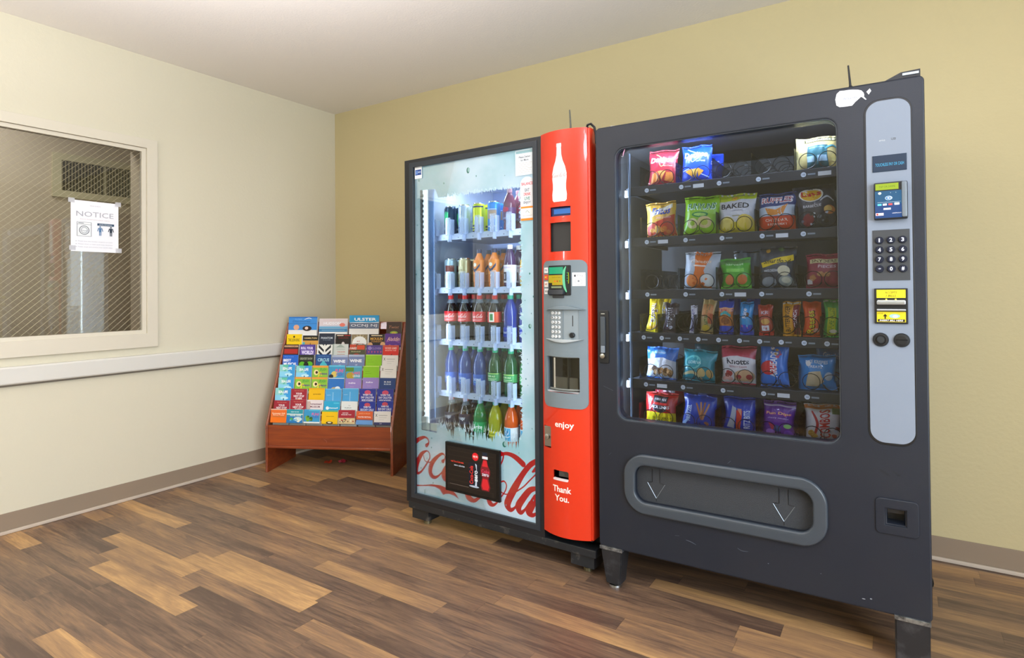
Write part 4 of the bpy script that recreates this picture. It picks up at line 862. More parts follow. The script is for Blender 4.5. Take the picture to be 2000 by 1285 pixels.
LAY = [
 [(monster,'navy energy can with green claw marks'),(silver_c,'silver-blue energy can'),(yell_c,'yellow-green energy can'),(blue_c,'bright blue energy can'),(rose,'tall rose-purple tea bottle'),(rose,'rose-purple tea bottle')],
 [(tan_c,'grey-blue coffee can'),(cream_c,'beige coffee can'),(tea,'orange juice bottle with navy cap'),(tea,'orange juice bottle with navy band'),(purp,'purple juice bottle with white cap'),(lemn,'yellow lemonade bottle')],
 [(cola,'red-capped cola bottle'),(cola,'red-capped cola bottle'),(cola,'red-capped cola bottle'),(colaside,'red-capped cola bottle showing its label side'),(clearblue,'clear blue bottle with teal cap'),(clearblue,'clear blue bottle')],
 [(water,'blue water bottle with green cap'),(water,'blue water bottle with green cap'),(water,'blue water bottle with green cap'),(ale,'dark green soda bottle with green cap'),(ale,'dark green soda bottle with green cap'),(sprite,'light green soda bottle')],
 [(diet,'dark cola bottle with pink-red cap'),(diet,'dark cola bottle with pink-red cap'),(sprite,'bright green soda bottle with teal cap'),(yell,'yellow soda bottle with teal cap'),(orng,'orange soda bottle with blue label'),(orng,'orange soda bottle')]]
for k, row in enumerate(LAY):
    g = 'drinks on the '+roww[k]
    for c, (proto, ds_) in enumerate(row):
        place(proto, k, c, .205, f'{ds_}, front of {colw[c]}, {roww[k]}', random.uniform(-16, 10), g)
        for j, ww in ((1, .283), (2, .361), (3, .439)):
            if j == 3 and k in (0, 1): continue
            nm = {1: 'second in line', 2: 'third in line', 3: 'fourth in line'}[j]
            d2 = ds_.split(' with ')[0].split(' showing ')[0]
            place(proto, k, c, ww, f'{d2}, {nm}, {colw[c].split(",")[0]}, {roww[k]}', random.uniform(-30, 30), g)

# ================================================================ SNACK PACKS
_film = {}
def filmmat(c):
    return mat('pack_film_'+c, c, .28, spec=.5, coat=.25, bump=(38, .35))
def pack(name, label, cat, row, u, w_, W_, H_, T_, col, ops, yaw=0, roll=0, dz=0, dark=None, group=None, sub=.014, lean=4):
    rr = random.Random(int(u*1000)+ord(row)+int(w_*100)); ph = [rr.uniform(0, 6) for _ in range(6)]
    def S(x, z, o, sgn=-1):
        s = max(-1, min(1, x/(W_/2))); t = max(0, min(1, z/H_)); tt = (t-.06)/.88
        b = 0 if tt <= 0 or tt >= 1 else (1-abs(s)**2.2)**.7*max(0, sin(pi*tt))**.5
        wv = .0016*(sin(s*9+ph[0]+t*5)+.7*sin(s*17+ph[1]-t*9))*(.35+abs(t-.5)*1.3)
        px = x*(1-.07*sin(pi*t))+.002*sin(t*7+ph[2])
        return (px, sgn*(T_/2*b+o)+wv+.0010*sin(s*26+ph[3])*(1 if tt <= 0 or tt >= 1 else .25), z+.002*sin(s*5+ph[4])*t)
    M = SNM @ Matrix.Translation((u, w_, SZ+ROWS[row][0]-.003+dz)) @ RZ(yaw) @ RY(roll) @ RX(-lean)
    t_ = empty(name, M=M, label=label, cat=cat, group=group or 'snack packs in the vending machine')
    q = MB(); nx, nz = 20, 28; vs = []; fs = []
    for sg in (-1, 1):
        k = len(vs)
        for j in range(nz+1):
            for i in range(nx+1): vs.append(S((i/nx-.5)*W_, j/nz*H_, 0, sg))
        for j in range(nz):
            for i in range(nx):
                a = k+j*(nx+1)+i; fs.append((a, a+1, a+nx+2, a+nx+1) if sg < 0 else (a, a+nx+1, a+nx+2, a+1))
    q.raw(vs, fs, filmmat(col)); bmesh.ops.remove_doubles(q.bm, verts=q.bm.verts, dist=.0001)
    q.build('film_wrapper', t_, 80)
    cr_ = [('r', .01, .0, .99, .035, dark or col), ('r', .01, .965, .99, 1, dark or col)]
    ink('print', t_, ops, S, (-W_/2, W_/2, 0, H_), off=.0011, step=.00016, sub=sub*.7)
    ink('crimped_seal', t_, cr_, S, (-W_/2, W_/2, 0, H_), off=.0009, step=.0001, sub=sub)
    return t_
chip = ('e8b048', 'd89030', 'f0c060')
F1 = .152
bg = 'chip bags on the two top trays'
pack('chip_bag', 'deep red tortilla chip bag at the left end of the top tray', 'snack bag', 'A', .217, F1, .124, .150, .05, 'a8283a', [('t','Doritos',.5,.72,.8,.15,'f2f2f6',.02,.1),('s',[(.28,.88,.02),(.62,.66,.015),(.5,.52,.02),(.4,.68,.02)],'f0b070'),('t','Nacho Cheese',.72,.55,.3,.04,'f0c0b0',0),('p',[(.1,.08),(.42,.18),(.34,.4),(.15,.34)],'d8803c'),('p',[(.5,.18),(.66,.42),(.36,.4)],'e89850'),('p',[(.9,.1),(.6,.16),(.66,.38),(.86,.36)],'d8803c')], yaw=-3, roll=3)
pack('chip_bag', 'bright blue tortilla chip bag, front pack, second column of the top tray', 'snack bag', 'A', .354, F1, .117, .150, .05, '1448d0', [('t','Doritos',.48,.74,.78,.15,'f4f6ff',.02,.1),('s',[(.2,.92,.02),(.62,.7,.015),(.4,.55,.02),(.32,.72,.02)],'c8d8f0'),('t','cool ranch',.68,.56,.3,.05,'d8e8ff',0),('p',[(.15,.32),(.42,.15),(.4,.38)],'e0a040'),('p',[(.36,.36),(.5,.12),(.62,.36)],'f0c060'),('p',[(.6,.15),(.8,.3),(.6,.38)],'d89838'),('s',[(.06,.33,.02),(.3,.38,.015)],'c8e0ff'),('s',[(.7,.22,.02),(.92,.14,.03)],'c8e0ff')])
pack('chip_bag', 'bright blue tortilla chip bag waiting behind the front blue one on the top tray', 'snack bag', 'A', .366, .30, .117, .140, .05, '1448d0', [('t','Doritos',.48,.74,.78,.15,'b8c8ff',.02,.1)])  # rear packs
pack('snack_bag', 'tan and teal cracker bag at the right end of the top tray', 'snack bag', 'A', .775, F1, .142, .122, .05, 'c8b478', [('r',.2,.84,.92,.97,'4a4a34'),('r',.23,.86,.89,.95,'d8d0a0'),('t','SNYDERS',.56,.905,.5,.06,'3a4a5a'),('p',[(.24,.0),(.74,.0),(.74,.72),(.28,.72)],'2f6670'),('t','pretzel pieces',.5,.66,.36,.05,'a8dce0',0),('r',.26,.25,.42,.42,'a8c8d8'),('r',.5,.25,.72,.42,'98b8cc'),('s',[(.7,.62,.05),(.85,.7,.04),(.98,.6,.03)],'4a98a8'),('b',4,.74,.05,.98,.5,.07,('d8c880','e0c878'))], yaw=4)
pack('chip_bag', 'yellow and red corn chip bag, left end of the second tray', 'snack bag', 'B', .215, F1, .122, .146, .05, 'e0b048', [('p',[(.02,.04),(.98,.04),(.98,.62),(.02,.34)],'c03a24'),('p',[(.14,.56),(.9,.8),(.9,.92),(.14,.72)],'f4ecd8'),('t','Fritos',.52,.735,.64,.2,'2848a0',.03,.2),('b',10,.08,.06,.92,.42,.09,('e89840','d07030','f0b858')),('t','chili cheese',.62,.55,.5,.06,'f0b0a8',.01,.2)], yaw=5, roll=-3)
pack('chip_bag', 'lime green onion ring snack bag on the second tray', 'snack bag', 'B', .368, F1, .142, .155, .055, '8cc41c', [('t','FUNYUNS',.5,.72,.82,.18,'d8f4e0',.05,.1),('t','FUNYUNS',.5,.73,.78,.15,'1c7a3c',.02,.1),('e',.5,.52,.24,.07,'2f8a4c'),('e',.5,.52,.18,.04,'a8d868'),('e',.3,.3,.16,.13,'e8dca0'),('e',.3,.3,.07,.06,'9cc428'),('e',.64,.33,.2,.15,'e0cc90'),('e',.64,.33,.1,.08,'b8c850'),('r',.3,.0,.7,.04,'e8e820')], yaw=-2, roll=2)
pack('chip_bag', 'white and yellow baked potato chip bag, middle of the second tray', 'snack bag', 'B', .503, F1, .138, .152, .055, 'd8d8dc', [('p',[(.0,.8),(1,.86),(1,1),(0,1)],'b8c828'),('e',.45,.88,.13,.07,'f0d040'),('t','Lays',.45,.88,.18,.07,'d04020'),('t','BAKED',.47,.68,.76,.13,'2c2e34',.02),('t','ORIGINAL',.55,.56,.3,.03,'8a8a90',0),('p',[(.0,.0),(1,.0),(1,.3),(.0,.26)],'e0cc30'),('e',.24,.26,.2,.17,'f0dc78'),('e',.74,.28,.22,.18,'ecd060'),('r',.4,.42,.6,.44,'b0a878')], yaw=1)
pack('chip_bag', 'navy and orange ridged chip bag on the second tray', 'snack bag', 'B', .642, F1, .132, .142, .055, '28407c', [('t','RUFFLES',.5,.8,.84,.17,'f4f0f4',.07),('t','RUFFLES',.5,.8,.8,.13,'b82c40',.02),('p',[(.02,.62),(.98,.66),(.98,.4),(.02,.38)],'c8d4e0'),('p',[(.2,.6),(.5,.55),(.82,.68),(.7,.42),(.3,.4)],'e09038'),('p',[(.0,.04),(1,.04),(1,.38),(0,.38)],'d84824'),('t','CHEDDAR',.5,.28,.6,.07,'f4e0d0'),('t','& SOUR CREAM',.5,.18,.5,.05,'f4e0d0')], yaw=-3)
pack('chip_bag', 'black barbecue potato chip bag at the right end of the second tray', 'snack bag', 'B', .772, F1+.005, .135, .158, .055, '3a3d4a', [('e',.42,.78,.3,.16,'f4f0e8'),('e',.42,.77,.26,.13,'e8b820'),('t','Lays',.42,.79,.5,.16,'c8202c',.04,.1),('t','BARBECUE',.4,.52,.46,.06,'e8e8f0',.01,.1),('e',.82,.4,.14,.1,'d08040'),('e',.78,.42,.1,.07,'e8c068'),('e',.3,.22,.14,.14,'8a2838'),('b',12,.1,.05,.9,.4,.05,('c8d0dc','7a8494','22242c')),('s',[(.62,.62,.02),(.8,.7,.04),(.94,.6,.02)],'c8d0dc')], yaw=5, roll=-4)
pack('snack_bag', 'white and orange puff snack bag, second column of the third tray', 'snack bag', 'C', .366, F1, .138, .146, .055, 'b8c0c8', [('p',[(.28,1),(.8,1),(.62,.5),(.8,.04),(.22,.04),(.36,.5)],'e07028'),('t','Cheetos',.5,.74,.6,.09,'f4d8c0',.02,.1),('r',.3,.6,.66,.64,'f4e0d0'),('e',.24,.22,.16,.16,'f08840'),('e',.7,.24,.18,.16,'e8ece8'),('b',8,.15,.08,.85,.35,.05,('e87830','d86018'))], yaw=-2, roll=2)
pack('snack_bag', 'small green puff snack bag, middle of the third tray', 'snack bag', 'C', .498, F1, .112, .116, .05, '4cb02c', [('r',.0,.82,1,1,'5a9050'),('t','harvest',.5,.8,.6,.08,'c8f0b8'),('r',.2,.55,.8,.66,'88d858'),('e',.3,.3,.16,.16,'e08850'),('e',.72,.3,.16,.16,'d87840'),('r',.0,.04,1,.12,'88e050')], roll=-2)
pack('backing_card', 'grey backing card standing behind the green puff bag on the third tray', 'card', 'C', .49, .40, .11, .16, .004, '56646e', [])
pack('popcorn_bag', 'black popcorn bag with yellow name band on the third tray', 'snack bag', 'C', .640, F1, .128, .155, .055, '3c4450', [('p',[(.05,.62),(.92,.8),(.95,.66),(.1,.5)],'e8c820'),('t','Smartfood',.5,.645,.74,.11,'2c2c20',.02,.1),('t','WHITE CHEDDAR',.35,.42,.4,.06,'d8dce0'),('e',.7,.42,.17,.12,'dcd4b0'),('e',.25,.9,.06,.05,'c89838'),('e',.6,.92,.08,.05,'587848'),('e',.28,.16,.2,.12,'8a949c'),('e',.74,.18,.2,.12,'98a098'),('e',.74,.2,.12,.07,'c8c8b0')], yaw=3)
pack('snack_bag', 'maroon pretzel piece bag at the right end of the third tray', 'snack bag', 'C', .790, F1, .118, .122, .05, '9c2848', [('r',.1,.72,.9,.84,'e8dca8'),('t','SNYDERS',.5,.78,.7,.08,'5a3a2c'),('t','PIECES',.6,.62,.5,.08,'e8c8d0'),('b',7,.1,.2,.9,.5,.08,('c88858','d8a070','b07048')),('r',.05,.12,.2,.26,'e8e0e4')], yaw=-3)
F2 = .150
def bar(label, u, W_, H_, col, ops, yaw=0, roll=0, wd=F2, T_=.026, kind='candy_bar'):
    pack(kind, label, 'candy', 'D', u, wd, W_, H_, T_, col, ops, yaw, roll, sub=.012, group='candy in the bar tray')
bar('yellow peanut candy pack, left end of the bar tray', .172, .056, .140, 'e8cc10', [('v','m&ms',.5,.56,-.56,-.5,'f4f0f4'),('v','m&ms',.52,.56,-.54,-.38,'4a2418'),('e',.3,.12,.2,.06,'f4b818'),('e',.7,.16,.2,.06,'e8a810'),('r',.0,.82,1,.97,'d8b810')], yaw=-4, roll=7, kind='candy_pack')
bar('yellow peanut candy pack queued behind the front yellow one', .185, .056, .138, 'b89810', [('v','m&ms',.5,.56,-.56,-.5,'b8b0a0')], wd=.26, kind='candy_pack')  # front pack's yellow and print darkened to paint in shade
bar('dark brown chocolate candy pack beside the yellow one', .243, .058, .118, '3c2c34', [('v','m&ms',.5,.5,-.66,-.5,'e4e4ec'),('v','m&ms',.52,.5,-.64,-.38,'38242c'),('b',5,.05,.02,.95,.3,.12,('5a3c48','c8c8d4'))], yaw=5, roll=5, kind='candy_pack')
bar('narrow white and purple coconut bar standing alone in the bar tray', .334, .026, .108, 'e8e4ec', [('v','ALMOND JOY',.5,.46,.8,.6,'3c2c98')], roll=3)
bar('beige and orange granola bar in the bar tray', .383, .052, .132, 'cdb070', [('r',.1,.5,.9,.86,'d89058'),('v','NATURE VALLEY',.5,.55,.6,.3,'2c7048'),('r',.6,.3,.95,.6,'c86038'),('e',.45,.16,.3,.1,'e0c040')], yaw=-2, roll=6)
bar('blue rimmed cookie pack in the bar tray', .458, .056, .126, '1c4cc8', [('r',.0,.68,1,.8,'e8a880'),('r',.0,.25,1,.68,'d08038'),('e',.5,.4,.3,.12,'8c4c20'),('s',[(.2,.6,.08),(.55,.64,.1),(.85,.56,.08)],'28a8a8'),('t','big',.42,.72,.4,.06,'e0303c')], kind='cookie_pack')
bar('deep blue pack queued behind the blue rimmed cookie pack', .465, .056, .138, '2444a8', [], wd=.25, kind='cookie_pack')
bar('sky blue crispy rice bar in the bar tray', .531, .050, .122, '1c9ce0', [('v','Rice',.4,.65,.3,.3,'f4f6fa'),('e',.6,.62,.16,.07,'6a4a38'),('r',.0,.0,1,.3,'1848c8'),('b',3,.1,.1,.9,.4,.12,('c070b8','60c8f0'))], kind='crispy_bar')
bar('sky blue crispy rice bar waiting behind the front one', .54, .050, .135, '2850b0', [], wd=.25, kind='crispy_bar')  # deeper blue than the front bar, shade put into the film
bar('red wafer bar with orange picture in the bar tray', .600, .052, .112, 'b83828', [('t','Kit',.5,.75,.5,.12,'e8d8e0'),('e',.5,.45,.3,.1,'e8b060'),('r',.2,.15,.7,.32,'f0f0f4'),('t','Kat',.45,.24,.3,.1,'c8202c'),('r',.0,.0,1,.13,'e02c24')], roll=-2, kind='wafer_bar')
bar('yellow and orange peanut butter bar pack with brown side', .684, .060, .124, 'e8a018', [('v','BUTTERFINGER',.3,.5,.74,.3,'4a3418'),('r',.62,.05,.98,.9,'8c2c34'),('v','CRUNCH',.76,.5,.5,.2,'f0e0e4'),('r',.0,.93,1,.97,'d8d4cc')], kind='candy_bar')
bar('orange peanut butter cup pack in the bar tray', .752, .060, .124, 'e85418', [('v','Reeses',.42,.42,.66,.5,'4a2810'),('v','Reeses',.40,.42,.64,.4,'f4dc28'),('e',.72,.18,.16,.06,'e8b0a0')], kind='candy_pack')
bar('bright green granola bar with yellow stripe at the right end of the bar tray', .818, .062, .132, '3cb848', [('r',.18,.04,.62,.78,'c8d820'),('v','NATURE VALLEY',.4,.44,.66,.26,'4a8a18'),('s',[(.8,.9,.1),(.86,.6,.12),(.84,.3,.06)],'e8ece4'),('r',.7,.05,.98,.5,'1c8048'),('e',.5,.16,.2,.05,'e8e4c8'),('r',0,.93,1,.97,'c8dcc8')], kind='granola_bar')
pack('cookie_bag', 'blue and white chocolate chip cookie bag, left end of the fifth tray', 'snack bag', 'E', .207, F1, .130, .126, .055, '2870c8', [('p',[(0,.04),(1,.04),(1,.55),(.6,.68),(0,.6)],'d8dce4'),('e',.45,.83,.2,.07,'6ab0e8'),('t','Famous Amos',.45,.83,.34,.06,'e8f0fa'),('b',16,.05,.05,.95,.42,.09,('a87c50','8a6038','c8a070','5a3c28'))], roll=2)
pack('cookie_bag', 'teal shortbread cookie bag on the fifth tray', 'snack bag', 'E', .352, F1, .132, .122, .055, '1c98a8', [('e',.35,.6,.26,.22,'68d0d0'),('e',.36,.6,.21,.17,'20a0ac'),('t','LORNA',.42,.6,.4,.09,'c8f4f0'),('e',.62,.3,.12,.14,'d8c080'),('e',.86,.28,.1,.14,'c8a868'),('s',[(.05,.18,.06),(.35,.28,.1),(.6,.1,.06)],'d8d0a0')], yaw=-3, roll=3)
pack('cookie_bag', 'dark teal cookie bag tucked behind the teal one on the fifth tray', 'snack bag', 'E', .375, .24, .125, .145, .05, '0c5c70', [])  # front bag's teal with shade mixed into the film colour
pack('cookie_bag', 'red-topped white jam cookie bag, middle of the fifth tray', 'snack bag', 'E', .502, F1, .128, .142, .055, 'c83c58', [('p',[(.0,.04),(1,.04),(1,.66),(.5,.76),(0,.68)],'e4e0e2'),('t','Knotts',.5,.6,.66,.15,'20283c',.03),('t','BERRY FARM',.5,.46,.5,.05,'a83848',0),('b',8,.0,.04,.4,.4,.08,('b02c3c','e8b0a8','8c2030')),('e',.66,.22,.3,.17,'d8b088'),('e',.5,.2,.08,.06,'a82838'),('e',.8,.2,.09,.07,'a82838')], yaw=1)
pack('pastry_pack', 'bright blue upright pastry pack with red circle on the fifth tray', 'snack pack', 'E', .625, F1, .098, .162, .035, '1c78dc', [('e',.32,.42,.3,.16,'d8283c'),('v','AIRHEADS',.5,.5,.56,.26,'f4f4fa'),('b',9,.3,.6,.95,.95,.06,('b84878','c8a060','3c5870','e8e8f0')),('r',.0,.95,1,1,'1450a8')], yaw=2)
pack('cookie_bag', 'light blue marshmallow treat bag on the fifth tray, right', 'snack bag', 'E', .766, F1, .122, .122, .055, '2490e0', [('t','RICE KRISPIES',.5,.8,.6,.1,'e8f4fc',.02,.1),('t','TREATS',.46,.66,.4,.07,'e8f4fc'),('p',[(.2,.1),(.3,.5),(.62,.55),(.72,.25),(.5,.1)],'d8c8a8'),('e',.84,.4,.1,.12,'c8d8e8'),('e',.28,.75,.07,.08,'f4f4f4')], yaw=-4, roll=-2)
pack('cookie_bag', 'second light blue treat bag leaning behind the front one, fifth tray', 'snack bag', 'E', .802, .235, .115, .158, .05, '1c78d0', [('t','Grandmas',.5,.72,.6,.12,'c8dcf0',.02,.1),('b',6,.3,.1,.9,.5,.08,('8cc8f0','3890d8'))], roll=4)
pack('jerky_bag', 'red and yellow beef jerky bag, left end of the bottom tray', 'snack bag', 'F', .202, F1, .134, .124, .05, 'c82424', [('r',.28,.7,.72,.9,'28242c'),('t','HAMMONDS',.5,.8,.36,.08,'e8e8ec'),('p',[(.26,.62),(.74,.62),(.7,.45),(.5,.36),(.3,.45)],'2c2430'),('t','JACK LINKS',.5,.54,.62,.12,'f4f0f0',.03),('r',.03,.04,.97,.38,'e8d018'),('t','BEEF JERKY',.55,.2,.6,.08,'7a6410')], roll=1)
pack('jerky_bag', 'red jerky bag standing behind the front red and yellow one', 'snack bag', 'F', .215, .225, .13, .150, .05, 'a82438', [('r',.3,.78,.7,.9,'d8d0d8')])
pack('pretzel_bag', 'deep blue pretzel rod bag on the bottom tray', 'snack bag', 'F', .350, F1, .128, .128, .05, '1848b8', [('s',[(.42,.75,.05),(.62,.3,.06)],'b87848'),('s',[(.56,.78,.05),(.62,.3,.06)],'c88c58'),('s',[(.68,.78,.05),(.62,.3,.06)],'a86c40'),('s',[(.8,.76,.05),(.66,.3,.06)],'c89068'),('v','PRETZEL',.2,.45,.5,.14,'dce8fa'),('s',[(.06,.1,.1),(.25,.3,.04)],'a8c8f4'),('b',4,.55,.05,.98,.3,.07,('b07850','2858c8'))], roll=3)
pack('pretzel_bag', 'deep blue pretzel bag behind the rod bag on the bottom tray', 'snack bag', 'F', .385, .225, .12, .150, .05, '102c80', [('r',.2,.88,.8,.9,'8098d0')])  # film is the front bag's blue, darkened for shade
pack('cracker_bag', 'blue bag with red stripe, middle of the bottom tray', 'snack bag', 'F', .502, F1, .116, .132, .05, '1440b8', [('p',[(.12,.15),(.3,.75),(.42,.7),(.36,.12)],'b8bcc8'),('p',[(.42,.65),(.62,.65),(.55,.1),(.42,.1)],'d8402c'),('p',[(.45,.7),(.6,.7),(.58,.5)],'e8a080'),('v','RITZ BITS',.76,.4,.5,.2,'dce8fa')], yaw=-2)
pack('cracker_bag', 'blue bag behind the red-striped one on the bottom tray', 'snack bag', 'F', .525, .225, .116, .150, .05, '183c98', [])
pack('candy_bag', 'purple chewy candy bag on the bottom tray', 'snack bag', 'F', .637, F1, .112, .130, .05, '6a2c9c', [('r',.02,.86,.98,.9,'c8b8d8'),('t','Fun Dips',.5,.66,.8,.11,'e8509c',.05),('t','Fun Dips',.5,.665,.76,.08,'f4e07c',.01),('t','chewy candies',.5,.54,.66,.05,'d8b8f0'),('p',[(.2,.42),(.48,.3),(.3,.2)],'c83858'),('e',.48,.26,.11,.09,'1c58a0'),('e',.8,.34,.12,.06,'a0d880'),('e',.25,.14,.14,.09,'b880e0'),('e',.8,.13,.14,.1,'8848c8')], roll=1)
pack('candy_bag', 'purple candy bag with silver fold behind the front purple one', 'snack bag', 'F', .655, .225, .110, .142, .04, '3c3458', [('s',[(.05,.9,.03),(.5,.94,.04),(.95,.84,.03)],'b8bcd0')])
pack('pretzel_bag', 'white and orange filled pretzel bag, right end of the bottom tray', 'snack bag', 'F', .785, F1, .118, .132, .055, 'd8d4d8', [('r',.0,.88,1,.98,'e08848'),('v','COMBOS',.55,.5,.72,.3,'c83028'),('s',[(.2,.8,.05),(.35,.5,.08),(.25,.2,.06)],'b82c30'),('b',5,.05,.05,.4,.35,.09,('d8b050','b88838')),('b',4,.7,.1,.98,.5,.07,('c8d0e0','a03030')),('r',.75,.75,.95,.9,'7c8c58')], yaw=3, roll=-3)
pack('pretzel_bag', 'orange and white filled pretzel bag behind the front one, bottom tray right', 'snack bag', 'F', .802, .225, .12, .158, .05, 'c8b8b4', [('r',.0,.82,1,.92,'d87838'),('b',4,.1,.4,.9,.8,.09,('e8e0dc','b06840'))], roll=-3)

# ================================================================ BROCHURE STAND
BY = radians(25.67)
BM = Matrix.Translation((.21, -.767, 0)) @ Matrix.Rotation(BY, 4, 'Z')
def woodm(name, c1, c2):
    m = bpy.data.materials.new(name); m.use_nodes = True; nt = m.node_tree; p = pbsdf(m)
    tc = nt.nodes.new('ShaderNodeTexCoord'); mp = nt.nodes.new('ShaderNodeMapping'); mp.inputs['Scale'].default_value = (1.2, 6, 14)
    n = nt.nodes.new('ShaderNodeTexNoise'); n.inputs['Scale'].default_value = 3; n.inputs['Detail'].default_value = 6; n.inputs['Distortion'].default_value = .7
    r = nt.nodes.new('ShaderNodeValToRGB'); r.color_ramp.elements[0].position = .35; r.color_ramp.elements[0].color = lin(c1); r.color_ramp.elements[1].position = .65; r.color_ramp.elements[1].color = lin(c2)
    for a, b in ((tc.outputs['Object'], mp.inputs[0]), (mp.outputs[0], n.inputs['Vector']), (n.outputs[0], r.inputs[0]), (r.outputs[0], p.inputs['Base Color'])): nt.links.new(a, b)
    p.inputs['Roughness'].default_value = .38; p.inputs['Coat Weight'].default_value = .2
    return m
cherry = woodm('cherry_veneer', '7c351c', '97461f')
edge = mat('pale_edge_band', 'b08070', .5)
BS = empty('brochure_stand', M=BM, label='cherry-coloured wooden brochure stand full of leaflets in the room corner', cat='brochure stand')
BW, BD = .866, .375
side = [(0, 0), (BD, 0), (BD, .965), (.30, .965), (.292, .955), (0, .305)]
for x0, x1 in ((0, .016), (BW-.016, BW)):
    q = MB(); q.plate([side], x0, x1, cherry, bev=.0015, plane='yz'); so = q.build('side_panel', BS, 30)
    MB().tube([(x0+.008, -.001, .003), (x0+.008, -.001, .305), (x0+.008, .291, .957)], .0028, edge, 6).build('edge_banding', so)
q = MB(); q.box(.016, BW-.016, .004, .018, .162, .308, cherry, .001); q.box(.016, BW-.016, -.004, .020, .158, .176, cherry, .005)
q.build('front_board', BS, 40)
MB().box(.016, BW-.016, .018, BD-.01, .155, .17, cherry).build('bottom_shelf', BS, 0)
MB().box(.016, BW-.016, BD-.012, BD-.002, .16, .965, cherry).build('back_panel', BS, 0)
acr = tglass('clear_lip', 'f0f2f2', 1.0, 1.45, .03)
ZT = [.405, .462, .536, .604, .683, .750, .818, .889, 1.006]
for i in range(9):
    w_ = .030+.030*i
    zt = ZT[i]; zb_ = -.085 if i else -.07; T_ = sin(radians(7))
    q = MB(); q.raw([(x_, w_+yy+zz_*T_, zt+zz_) for x_ in (.018, BW-.018) for yy in (.0115, .0145) for zz_ in (zb_, -.035)], [(0,1,3,2),(4,6,7,5),(0,4,5,1),(2,3,7,6),(1,5,7,3),(0,2,6,4)], cherry); q.build('tier_divider', BS, 0)
MB().box(.018, BW-.018, .004, .006, .309, .325, acr).build('clear_front_lip', BS, 0)
ink('front_scratch', BS, [('s',[(.40,.225,.0012),(.42,.21,.0018),(.418,.20,.001)],'b0705c'),('s',[(.41,.228,.001),(.435,.226,.001)],'a8664c')], lambda x, z, o: (x, .004-o, z), (0, 1, 0, 1))
# paper things seen in the dark under the stand
for x, y, c, l_, r_ in ((.33, .22, 'b03c20', 'crumpled red leaflet lying in the dark under the stand', 20), (.42, .26, 'a02838', 'smaller dark red scrap of paper under the stand, right of the crumpled one', -15)):
    m_ = BM @ Matrix.Translation((x, y, .0)) @ RZ(r_)
    o = empty('paper_scrap', M=m_, label=l_, cat='paper'); q = MB(); rnd = random.Random(int(x*100)); vs = [((i % 5-2)*.012, (i//5-2)*.012, .004+.018*rnd.random()) for i in range(25)]
    fs = [(a, a+1, a+6, a+5) for a in range(20) if a % 5 < 4]; q.raw(vs, fs, mat('scrap_'+c, c, .5)); q.build('crumpled_sheet', o, 0)

rowN = ['lowest tier', 'second tier up', 'third tier up', 'fourth tier up', 'fifth tier up', 'sixth tier up', 'seventh tier up', 'eighth tier up', 'top tier']
colN = ['first slot from the left', 'second slot', 'third slot', 'middle slot', 'fifth slot', 'sixth slot', 'last slot on the right']
def brochure(desc, row, x, wd, zt, base, ops, thick=.012, hgt=None, pos='', tilt=7, dx=0):
    hgt = hgt or .20
    w_ = .030+.030*row
    rr = random.Random(row*17+int(x*100))
    M = BM @ Matrix.Translation((x, w_+.010, zt)) @ RZ(rr.uniform(-1.5, 1.5)) @ RX(-tilt)
    t = empty('brochure', M=M, label=f'{desc}, {pos}', cat='brochure', group='brochures in the wooden stand')
    hg = .088 if row == 0 else min(hgt, .17 if row < 8 else hgt, zt-.18)
    q = MB(); q.box(-wd/2, wd/2, -thick, 0, -hg, 0, mat('paper_edge', 'e6e6e4', .6)); q.build('leaflet_stack', t, 0)
    o2 = [('r', 0, -1.2, 1, 1, base)]+ops
    vis = .092
    # cover is printed down to where the pocket hides it
    zb = max(-vis, -hg)
    ink('cover', t, [('r', 0, 0, 1, 1, base)]+[o for o in ops], lambda xx, z, o: (xx, -thick-o, z), (-wd/2, wd/2, zb, 0), step=.00008)
    return t
V = lambda *a: list(a)
sealife = ('3c9cdc', [('p',[(0,.35),(.6,.35),(.45,1),(0,1)],'8fd0d0'),('p',[(.35,.4),(.6,1),(.2,1)],'60c0a8'),('r',.0,.1,.7,.5,'8cd4f0'),('t','SEA LIFE',.5,.72,.6,.2,'f4fafc',.04),('e',.6,.28,.25,.1,'c8ecf8'),('e',.55,.2,.04,.08,'1c6c8c')])
park = ('8cc040', [('r',.0,.85,1,1,'e8a040'),('e',.25,.5,.16,.2,'f0e0a0'),('e',.28,.5,.08,.1,'3a2018'),('s',[(.4,.2,.08),(.5,.5,.1),(.6,.3,.08)],'e8d830'),('t','SPLASH',.68,.72,.4,.2,'3c9c48'),('t','Adventure',.7,.42,.5,.16,'5a3880',.03,.2),('r',.0,.0,1,.12,'68b858')])
fun = ('3c98c8', [('e',.35,.35,.2,.22,'d8c060'),('t','FUN!',.66,.6,.5,.26,'e85090'),('t','PLEX',.68,.32,.42,.2,'4858c0'),('r',.0,.88,1,1,'60c0e0'),('e',.15,.2,.14,.14,'383028')])
fun2 = ('4ca0b8', [('r',.0,.6,.5,.9,'5a9030'),('e',.3,.3,.26,.26,'b8a030'),('t','LAKE',.66,.5,.5,.2,'e86088'),('t','GEORGE',.68,.28,.46,.16,'e8f0f4'),('r',.0,.9,1,1,'68b8d8')])
ny = ('eceae8', [('t','X',.14,.72,.12,.2,'4a4a38'),('r',.28,.7,.8,.73,'8a8c8c'),('r',.3,.55,.75,.57,'b0b2b2'),('r',.3,.4,.6,.42,'c0c2c2')])
lime = ('8cc818', [('r',.12,.6,.4,.62,'70a010'),('r',.12,.45,.5,.47,'70a010'),('r',.0,.95,1,1,'c8e070')])
wine = ('7484b0', [('r',.0,.85,1,1,'a8b4cc'),('t','WINE',.46,.55,.76,.22,'eef0f8',.05),('t','OF',.5,.25,.14,.1,'d8dcec')])
